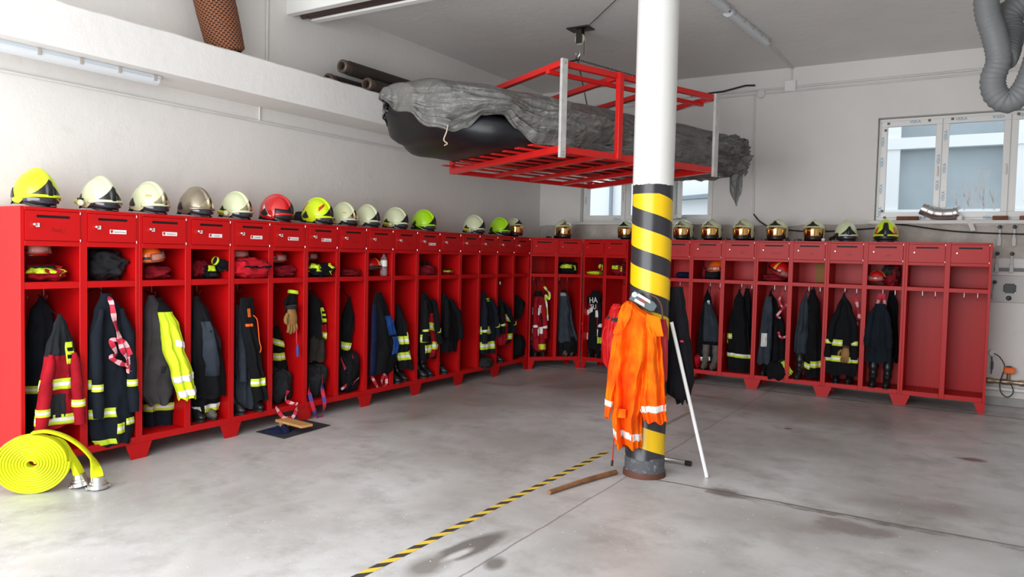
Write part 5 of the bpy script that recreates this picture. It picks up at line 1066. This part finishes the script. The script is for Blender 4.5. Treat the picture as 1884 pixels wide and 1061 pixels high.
# ---------------------------------------------------------------- suction hoses and woven strainer on the ledge
M_suc = mat('dark_rubber_hose', (.040, .030, .025), .6, var=.3, vscale=12); M_cpl = mat('weathered_coupling', (.15, .11, .085), .5, .4)
for i, (x, y, z, y1) in enumerate(((-.30, 3.22, 3.495, 6.6), (-.44, 3.16, 3.357, 6.4), (-.19, 3.47, 3.352, 6.3))):
    r_ = .064
    h_ = empty('suction_hose', T(x, y, z), ['thick black suction hose topmost on the ledge behind the boat', 'dark suction hose at the wall side on the ledge', 'dark suction hose at the front edge of the ledge, below the thick one'][i], 'hose')
    if i == 0: r_ = .072
    pts = [(0, .08+q*.03, 0) for q in range(int((y1-y)/.03))]
    MB().tube(pts, [r_*(1+.03*(k % 2)) for k in range(len(pts))], 20).build('hose_tube', M_suc, h_, smooth=60)
    MB().lathe([(.038, .03), (.042, -.01), (.058, -.012), (.068, -.005), (.070, .03), (.062, .045), (.060, .16), (.056, .17)], 28, RX(R(-90))).build('coupling', M_cpl, h_)
    MB().lathe([(.001, .06), (.042, .06)], 20, RX(R(-90))).build('bore', M_black, h_)
m = mat('woven_wicker', (.17, .055, .025), .7); g = NT(m); x, y, z = g.xyz()
zr_ = g.math('MULTIPLY', z, 58.); rw_ = g.math('FLOOR', zr_)
uu = g.math('FRACT', g.math('ADD', g.math('ADD', g.math('MULTIPLY', g.math('ARCTAN2', y, x), 26/(2*PI)), 40), g.math('MULTIPLY', rw_, .5)))
du = g.math('ABSOLUTE', g.math('SUBTRACT', uu, .5)); dz_ = g.math('ABSOLUTE', g.math('SUBTRACT', g.math('FRACT', zr_), .5))
ck = g.math('MAXIMUM', g.rng(du, .14, .34), g.rng(dz_, .12, .38))
g.base(g.mix(ck, (.022, .008, .004), (.25, .085, .036))); g.bump(ck, .9, .02)
wv = MB().lathe([(.125, 0), (.155, .02), (.165, .2), (.17, .35), (.172, .36), (.17, .37), (.17, .80), (.10, .81)], 48)
tag(wv.build('woven_strainer', m, mw=T(-.27, 1.80, 3.285) @ RX(R(14)) @ RY(R(-4))), 'brown woven wicker suction basket standing on the ledge at the top left', 'basket')
# ---------------------------------------------------------------- fluorescent lights
M_lamp = mat('lamp_housing', (.55, .60, .64), .3, coat=.4); M_clip = mat('lamp_clip', (.42, .38, .35), .5)
def fluor(L, mw, lab, nclip=5):
    r = empty('fluorescent_light', mw, lab, 'ceiling light')
    b = MB(); rows = []
    for yy in (0, L): rows.append([(-.05, yy, 0), (-.055, yy, -.03), (.055, yy, -.03), (.05, yy, 0)])
    b.grid(rows, 0, True, True); b.build('housing', M_lamp, r, bevel=.004)
    rows = [[(.052*math.cos(a), yy, -.03-.045*math.sin(a)) for a in [PI*k/12 for k in range(13)]] for yy in (.01, L-.01)]
    b = MB(); b.grid(rows, 0, True, True); b.build('diffuser', mat('lamp_diffuser', (.66, .69, .72), .3, coat=.3), r, smooth=50)
    for k in range(nclip):
        yy = .06+(L-.12)*k/(nclip-1)
        for s in (-1, 1): MB().box((s*.057-.005, yy-.012, -.05), (s*.057+.005, yy+.012, -.008)).build('clip', M_clip, r, bevel=.002)
    return r
fluor(1.55, T(-.27, -.40, 2.952), 'unlit fluorescent light under the ledge on the left wall', 6)
fluor(1.27, T(3.10, 5.12, CZ) @ RZ(R(-3.5)), 'unlit fluorescent light on the ceiling beside the pillar top, the whole one')
fluor(1.27, T(3.03, 3.75, CZ) @ RZ(R(-3.5)), 'unlit fluorescent light on the ceiling cut off by the top edge')
tag(MB().tube([(3.10, 5.02, CZ-.02), (3.12, 5.12, CZ-.03)], .008, 6).build('cable', M_blk), 'short black cable joining the two ceiling fluorescent lights', 'cable')
tag(MB().box((3.165, 6.42, CZ-.018), (3.20, WY, CZ)).build('conduit', M_cond, bevel=.003), 'flat white conduit on the ceiling from the light to the back wall', 'conduit')
# ---------------------------------------------------------------- grey exhaust hose at the top right
M_duct = mat('grey_duct_fabric', (.155, .16, .165), .55)
def ribbed(pts, r, nm, parent, k=14):
    P = spline(pts, k); out = [P[0]]
    for p in P[1:]:
        if (p-out[-1]).length > .006: out.append(p)
    acc = 0; rs = []
    for i, p in enumerate(out):
        if i: acc += (p-out[i-1]).length
        rs.append(r*(1+.045*math.cos(acc*2*PI/.034)))
    return MB().tube(out, rs, 28).build(nm, M_duct, parent, smooth=80)
eh = empty('exhaust_hose', None, 'grey ribbed exhaust hose hanging in a loop at the top right', 'hose')
ribbed([(5.300, 4.0, 3.75), (5.318, 4.0, 3.46), (5.37, 4.0, 3.27), (5.405, 4.02, 3.10), (5.375, 4.03, 2.96), (5.40, 4.04, 2.85), (5.475, 4.05, 2.795), (5.56, 4.05, 2.86), (5.62, 4.05, 3.02), (5.66, 4.05, 3.25), (5.68, 4.05, 3.5), (5.7, 4.05, 4.1)], .082, 'hose_tube', eh)
ribbed([(5.300, 4.0, 3.74), (5.30, 4.0, 3.95), (5.27, 4.0, 4.11)], .095, 'hose_tube', eh)
ribbed([(5.72, 4.28, 3.58), (5.56, 4.26, 3.55), (5.45, 4.24, 3.45), (5.46, 4.22, 3.32), (5.44, 4.12, 3.17), (5.42, 4.05, 3.1)], .10, 'hose_tube', eh)
# ---------------------------------------------------------------- windows
M_pvc = mat('white_pvc', (.78, .775, .75), .35, coat=.2); M_glass = mat('window_glass', (.92, .96, .97), .02, trans=1, ior=1.01); M_veka = mat('blue_print', (.13, .36, .52), .6); M_seal = mat('grey_seal', (.2, .21, .21), .6)
def window(nm, x0, x1, z0, z1, cuts, open_=None):
    r = empty(nm); r['kind'] = 'structure'; y0, y1 = WY+.10, WY+.17; f = .045
    b = MB(); b.box((x0, y0, z0), (x1, y1, z0+f)); b.box((x0, y0, z1-f), (x1, y1, z1)); b.box((x0, y0, z0+f), (x0+f, y1, z1-f)); b.box((x1-f, y0, z0+f), (x1, y1, z1-f))
    for c_ in cuts: b.box((c_-.022, y0, z0+f), (c_+.022, y1, z1-f))
    b.build('frame', M_pvc, r, bevel=.004); ed = [x0+f-.012]+list(cuts)+[x1-f+.012]
    for i in range(len(ed)-1):
        a, c_ = ed[i]+(.004 if i else 0), ed[i+1]-.004; s = empty('sash'); s.parent = r; h = .066; za, zb2 = z0+f-.012, z1-f+.012
        b = MB(); b.box((a, y0-.018, za), (c_, y1-.03, za+h)); b.box((a, y0-.018, zb2-h), (c_, y1-.03, zb2)); b.box((a, y0-.018, za+h), (a+h, y1-.03, zb2-h)); b.box((c_-h, y0-.018, za+h), (c_, y1-.03, zb2-h))
        b.build('sash_frame', M_pvc, s, bevel=.004)
        b = MB(); b.box((a+h-.006, y0+.006, za+h-.006), (c_-h+.006, y0+.01, zb2-h+.006)); b.build('pane', M_glass, s, smooth=0)
        b = MB(); q_ = .006
        b.box((a+h-q_, y0-.0, za+h-q_), (c_-h+q_, y0+.004, za+h)); b.box((a+h-q_, y0, zb2-h), (c_-h+q_, y0+.004, zb2-h+q_)); b.box((a+h-q_, y0, za+h), (a+h, y0+.004, zb2-h)); b.box((c_-h, y0, za+h), (c_-h+q_, y0+.004, zb2-h)); b.build('seal', M_seal, s)
        if open_ == i:
            hx = a; s.matrix_local = T(hx, y0, 0) @ RZ(R(-58)) @ T(-hx, -y0, 0)
        if nm == 'window_2' or i == 0:
            MB().tube([(c_-.03, y0-.02, (z0+z1)/2+.02), (c_-.03, y0-.05, (z0+z1)/2), (c_-.03, y0-.05, (z0+z1)/2-.10)], .008, 8).build('handle', M_pvc, s)
    return r
w2 = window('window_2', 4.225, 6.645, 2.135, 3.38, (4.915, 5.60))
w1 = window('window_1', .175, 2.205, 2.125, 2.945, (.87, 1.60), None)
# an inner sash of the small window standing open into the room
op = empty('open_sash'); op.parent = w1; b = MB(); h = .05; zA, zB = 2.15, 2.92; Wd = .60
b.box((0, 0, zA), (Wd, .05, zA+h)); b.box((0, 0, zB-h), (Wd, .05, zB)); b.box((0, 0, zA+h), (h, .05, zB-h)); b.box((Wd-h, 0, zA+h), (Wd, .05, zB-h)); b.build('sash_frame', M_pvc, op, bevel=.004)
MB().box((h-.005, .02, zA+h-.005), (Wd-h+.005, .024, zB-h+.005)).build('pane', M_glass, op, smooth=0); op.matrix_local = T(1.59, WY+.07, 0) @ RZ(R(-62))
# brand film on the frames
def veka(parent, x, z, rot=0, size=.055, y=WY+.0795, s='VEKA'): text_mesh('film_print', s, size, M_veka, parent, T(x, y, z) @ RX(R(90)) @ RZ(R(rot)), .0004)
for x, z, ro in ((4.62, 3.325, 0), (5.10, 3.325, 0), (5.47, 3.325, 180), (5.72, 3.325, 0), (5.42, 2.165, 0), (4.72, 2.165, 0), (4.95, 3.14, 90), (4.95, 2.75, 90), (4.95, 2.42, 90), (4.885, 2.86, 90), (4.885, 2.55, 90), (4.275, 2.85, 90), (4.275, 2.52, 90), (4.275, 3.1, 90), (4.275, 2.24, 90)): veka(w2, x, z, ro, .05)
for x, z, ro in ((.74, 2.165, 0), (.225, 2.45, 90), (.225, 2.7, 90), (1.75, 2.165, 0)): veka(w1, x, z, ro, .05)
# putty coloured clips at the sash corners
for x, z in ((4.33, 3.32), (4.77, 3.33), (5.01, 3.33), (5.66, 3.34), (4.30, 3.24), (4.30, 2.25), (4.33, 2.17), (5.03, 2.17)):
    MB().box((x-.014, WY+.072, z-.014), (x+.014, WY+.082, z+.014)).build('frame_clip', mat('clip_brown', (.19, .13, .08), .6), w2, bevel=.002)
# soap smears on the middle pane
random.seed(5); sm = MB()
for k in range(22):
    x = 5.06+.020*k; z = 2.25+random.uniform(0, .05); hgt = random.uniform(.10, .26)+(.22 if k in (7, 13, 14, 15, 16) else 0)
    pts = [(x+random.uniform(-.015, .015)+.018*math.sin(q*.9+k), WY+.1035, z+hgt*q/5) for q in range(6)]; sm.ribbon(spline([p for p in pts if p[0] < 5.5], 4), (.016, 0, 0), .001)
sm = sm.build('pane_smear', mat('soap_smear', (.8, .84, .86), .8, alpha=.55), w2, smooth=0)
# sills
M_sill = mat('white_sill', (.72, .70, .67), .45, var=.12)
struct(MB().box((4.16, WY-.055, 2.085), (6.72, WY+.10, 2.128)).build('trim_3', M_sill, bevel=.004)); struct(MB().box((.12, WY-.05, 2.08), (2.26, WY+.10, 2.122)).build('trim_4', M_sill, bevel=.004))
# things on the big sill
M_brick = mat('red_brick', (.24, .085, .05), .85, var=.35, vscale=15, bump=.4)
for x, w_, lab in ((4.47, .235, 'red brick on the window sill left of the metal elbow'), (5.46, .15, 'red brick on the window sill beside the white cup'), (5.72, .2, 'red brick on the window sill at the right edge')):
    tag(MB().box((x, WY-.02, 2.129), (x+w_, WY+.08, 2.178)).build('brick', M_brick, bevel=.004), lab, 'brick')
cu_ = MB().lathe([(.001, 0), (.03, 0), (.034, .055), (.031, .056), (.028, .004)], 18, T(5.135, WY-.015, 2.129)); tag(cu_.build('cup', M_tagw), 'small white cup on the sill right of the metal elbow', 'cup')
lb_ = MB(); lb_.poly([(5.19, WY-.06, 2.15), (5.25, WY-.06, 2.14), (5.30, WY-.062, 2.01), (5.255, WY-.062, 2.0)], .002); tag(lb_.build('plastic_strip', mat('translucent_strip', (.62, .6, .57), .4)), 'pale plastic strip hanging over the sill edge', 'strip')
el = empty('duct_elbow', None, 'galvanised segmented duct elbow lying on the window sill', 'duct')
cs = [(4.735, 2.275), (4.80, 2.245), (4.86, 2.217), (4.95, 2.205), (5.06, 2.21), (5.115, 2.225)]
b = MB(); rr = []
pts = [Vector((x, WY+.01, z)) for x, z in cs]; 
for i in range(len(pts)-1):
    p, q_ = pts[i], pts[i+1]; 
    for t in (0.0, .12, .5, 1.0): rr.append((p.lerp(q_, t), .072*(1.06 if t == 0 else 1)))
rr[-1] = (pts[-1], .08); b.tube([p for p, r_ in rr], [r_ for p, r_ in rr], 28, False); b.build('elbow_body', M_steel, el, smooth=25, solid=.002)
# ---------------------------------------------------------------- levers, control box and valve at the right
M_lev = mat('lever_paint', (.55, .54, .53), .5)
def lever(x, z0, z1, lab):
    r = empty('wall_lever', None, lab, 'lever'); MB().box((x-.012, WY-.035, z0), (x+.012, WY-.02, z1-.01)).build('lever_bar', M_lev, r, bevel=.003)
    MB().box((x-.02, WY-.04, z0), (x+.02, WY, z0+.10)).build('lever_socket', M_lev, r, bevel=.004); MB().lathe([(.001, .03), (.016, .028), (.022, .012), (.016, -.004), (.001, -.006)], 14, T(x, WY-.04, z1) @ RX(R(90))).build('lever_knob', M_blk, r)
lever(5.535, 1.83, 2.05, 'grey lever with black knob just right of the last locker, upper left one'); lever(5.675, 1.83, 2.05, 'grey lever with black knob below the sill, upper right one'); lever(5.525, 1.53, 1.745, 'grey lever with black knob beside the locker top corner, middle left one'); lever(5.665, 1.53, 1.745, 'grey lever with black knob above the control box, middle right one'); lever(5.513, 1.225, 1.42, 'thin lever mounted on the left of the grey control box')
tag(MB().box((5.50, WY-.02, 1.545), (6.4, WY-.005, 1.585)).build('wall_rail', mat('dark_rail', (.16, .16, .165), .5)), 'dark grey rail on the wall above the control box', 'rail')
cbx = empty('control_box', None, 'pale grey control box with black display at the right edge', 'control box')
MB().box((5.47, WY-.018, 1.19), (5.95, WY-.001, 1.50)).build('box_body', mat('pale_grey_box', (.55, .54, .52), .5), cbx, bevel=.008); MB().box((5.60, WY-.028, 1.30), (5.72, WY-.017, 1.405)).build('display', M_blk, cbx, bevel=.006)
MB().lathe([(.001, .02), (.018, .018), (.026, .008), (.028, 0)], 20, T(5.655, WY-.018, 1.24) @ RX(R(90))).build('push_button', M_blk, cbx)
for x, z in ((5.605, 1.40), (5.715, 1.40), (5.605, 1.305), (5.715, 1.305)): MB().lathe([(.001, .003), (.006, .002)], 8, T(x, WY-.028, z) @ RX(R(90))).build('screw', M_steel, cbx)
vp = empty('valve_pipe', None, 'brass water pipe with orange valve actuator low on the back wall', 'pipe'); M_bra = mat('old_brass', (.42, .33, .22), .35, .8, var=.4, vscale=20)
pt = [(5.40+i*.02, WY-.05, .285-.0*i) for i in range(60)]; MB().tube(pt, [.026+.008*((i//4) % 2) for i in range(60)], 14).build('brass_pipe', M_bra, vp)
MB().box((5.64, WY-.13, .385), (5.75, WY-.03, .46)).build('actuator', mat('orange_actuator', (.85, .16, .02), .45), vp, bevel=.015); MB().box((5.665, WY-.11, .46), (5.715, WY-.05, .472)).build('actuator_cap', M_blk, vp, bevel=.003); MB().tube([(5.69, WY-.06, .38), (5.69, WY-.05, .30)], .018, 10).build('valve_stem', M_bra, vp)
MB().lathe([(.001, .03), (.03, .03), (.036, .0)], 20, T(5.525, WY, .60) @ RX(R(90))).build('wall_plug', M_tagw, vp)
MB().tube(spline([(5.54, WY-.03, .60), (5.60, WY-.04, .56), (5.65, WY-.05, .46), (5.63, WY-.06, .36), (5.61, WY-.09, .26), (5.63, WY-.10, .16), (5.69, WY-.10, .12), (5.74, WY-.10, .17), (5.73, WY-.08, .24), (5.69, WY-.07, .30)], 8), .006, 6).build('sensor_cable', M_dk, vp)
tag(MB().tube([(5.38, WY-.045, .20), (7.4, WY-.045, .19)], .022, 12).build('white_pipe', M_tagw), 'white plastic pipe along the wall below the brass pipe', 'pipe')
tag(MB().tube(spline([(5.52, WY-.02, .56), (5.53, WY-.02, .48), (5.525, WY-.02, .36)], 6), [.008]*5+[.014]*5+[.007]*3, 8).build('hanging_hose', mat('dark_grey_hose', (.12, .12, .12), .5)), 'short dark grey hose hanging from the white wall plug', 'hose')
slab('baseboard_back', (WX, WY-.03, 0), (EX, WY, .10), mat('grey_plaster', (.42, .41, .39), .8, var=.2), bevel=.01)
# ---------------------------------------------------------------- outside the windows
struct(MB().box((-20, WY+.6, -.2), (25, 40, -.05)).build('ground_outside', mat('yard', (.45, .45, .44), .8)))
nb = empty('neighbouring_building', T(0, 13, 0), 'pale neighbouring building with white trims seen through the back windows', 'building')
b = MB(); b.box((2.6, 0, 0), (14, 3, 7)); b.build('facade', mat('blue_grey_facade', (.42, .47, .50), .7, var=.35, vscale=.5), nb); M_ext = mat('outside_white', (.9, .9, .9), .5)
for x, wq in ((3.75, .3), (5.80, .9), (8.2, .3)): MB().box((x, -.12, 0), (x+wq, 0, 7)).build('white_post', M_ext, nb)
for z in (2.38, 3.67, 5.2): MB().box((2.6, -.16, z), (14, 0, z+.20)).build('white_band', M_ext, nb)
b = MB(); b.box((-14, .6, 0), (2.55, 4, 6.5)); b.build('wing', M_ext, nb); b = MB(); b.poly([(-.45, .3, 2.86), (2.5, .3, 3.02), (2.5, .3, 3.12), (-.45, .3, 2.93)], .3); b.build('eave', mat('grey_roof', (.30, .34, .38), .7), nb)
MB().box((-1.95, .5, 0), (-1.9, .6, 6)).build('downpipe', _M['grey_roof'], nb)

# ---------------------------------------------------------------- origins at each thing's base, groups of repeats
bpy.context.view_layer.update()
def below(o):
    for k in [c for c in COL.objects if c.parent == o]:
        yield k; yield from below(k)
_kids = {}
for o in COL.objects:
    if o.parent: _kids.setdefault(o.parent.name, []).append(o)
def walk(o):
    for k in _kids.get(o.name, []): yield k; yield from walk(k)
for o in [q for q in COL.objects if not q.parent]:
    if o.type == 'EMPTY':
        P_ = [k.matrix_world @ Vector(c_) for k in walk(o) if k.type == 'MESH' for c_ in k.bound_box]
        if not P_: continue
        c_ = Vector(((min(p.x for p in P_)+max(p.x for p in P_))/2, (min(p.y for p in P_)+max(p.y for p in P_))/2, min(p.z for p in P_)))
        old = o.matrix_world.copy(); new = old.copy(); new.translation = c_; D = new.inverted() @ old
        for k in _kids.get(o.name, []): k.matrix_local = D @ k.matrix_local
        o.matrix_world = new
    elif o.type == 'MESH' and o.get('kind') != 'structure' and o.get('category') not in ('tape', 'pillar') and o.matrix_world == Matrix.Identity(4):
        xs_ = [v.co for v in o.data.vertices]; c_ = Vector(((min(p.x for p in xs_)+max(p.x for p in xs_))/2, (min(p.y for p in xs_)+max(p.y for p in xs_))/2, min(p.z for p in xs_)))
        o.data.transform(Matrix.Translation(-c_)); o.location = c_
        for k in _kids.get(o.name, []): k.matrix_local = Matrix.Translation(-c_) @ k.matrix_local
for o in [q for q in COL.objects if not q.parent and 'category' in q]:
    c_ = o['category']; n_ = o.name.split('.')[0]; left = o.matrix_world.translation.x < .3
    gname = None
    if c_ == 'locker': gname = 'red lockers along the left wall' if left else 'red lockers in the corner and along the back wall'
    elif n_ == 'fire_helmet': gname = 'fire helmets on top of the lockers'
    elif n_ == 'rescue_helmet': gname = 'rescue helmets on the locker shelves'
    elif c_ == 'boot': gname = 'boots standing in the lockers'
    elif c_ in ('jacket', 'coat', 'trousers', 'hood') and (o.matrix_world.translation-Vector((PX, PY, 0))).xy.length > 1: gname = 'clothing hanging in the lockers'
    elif c_ == 'folded clothes': gname = 'folded clothes on the locker shelves'
    elif n_ == 'webbing_sling': gname = 'webbing slings in the lockers'
    elif n_ == 'kit_bag': gname = 'soft bags in the lockers'
    elif c_ == 'brick': gname = 'bricks on the window sill'
    elif c_ == 'lever': gname = 'levers on the back wall'
    elif c_ == 'conduit': gname = 'painted conduits on walls and ceiling'
    elif n_ == 'suction_hose': gname = 'suction hoses on the ledge'
    elif n_ == 'fluorescent_light': gname = 'fluorescent lights'
    elif n_ == 'helmet_strap': gname = 'helmet straps on the back lockers'
    elif n_ in ('work_glove',): gname = 'gloves in the lockers'
    if gname: o['group'] = gname
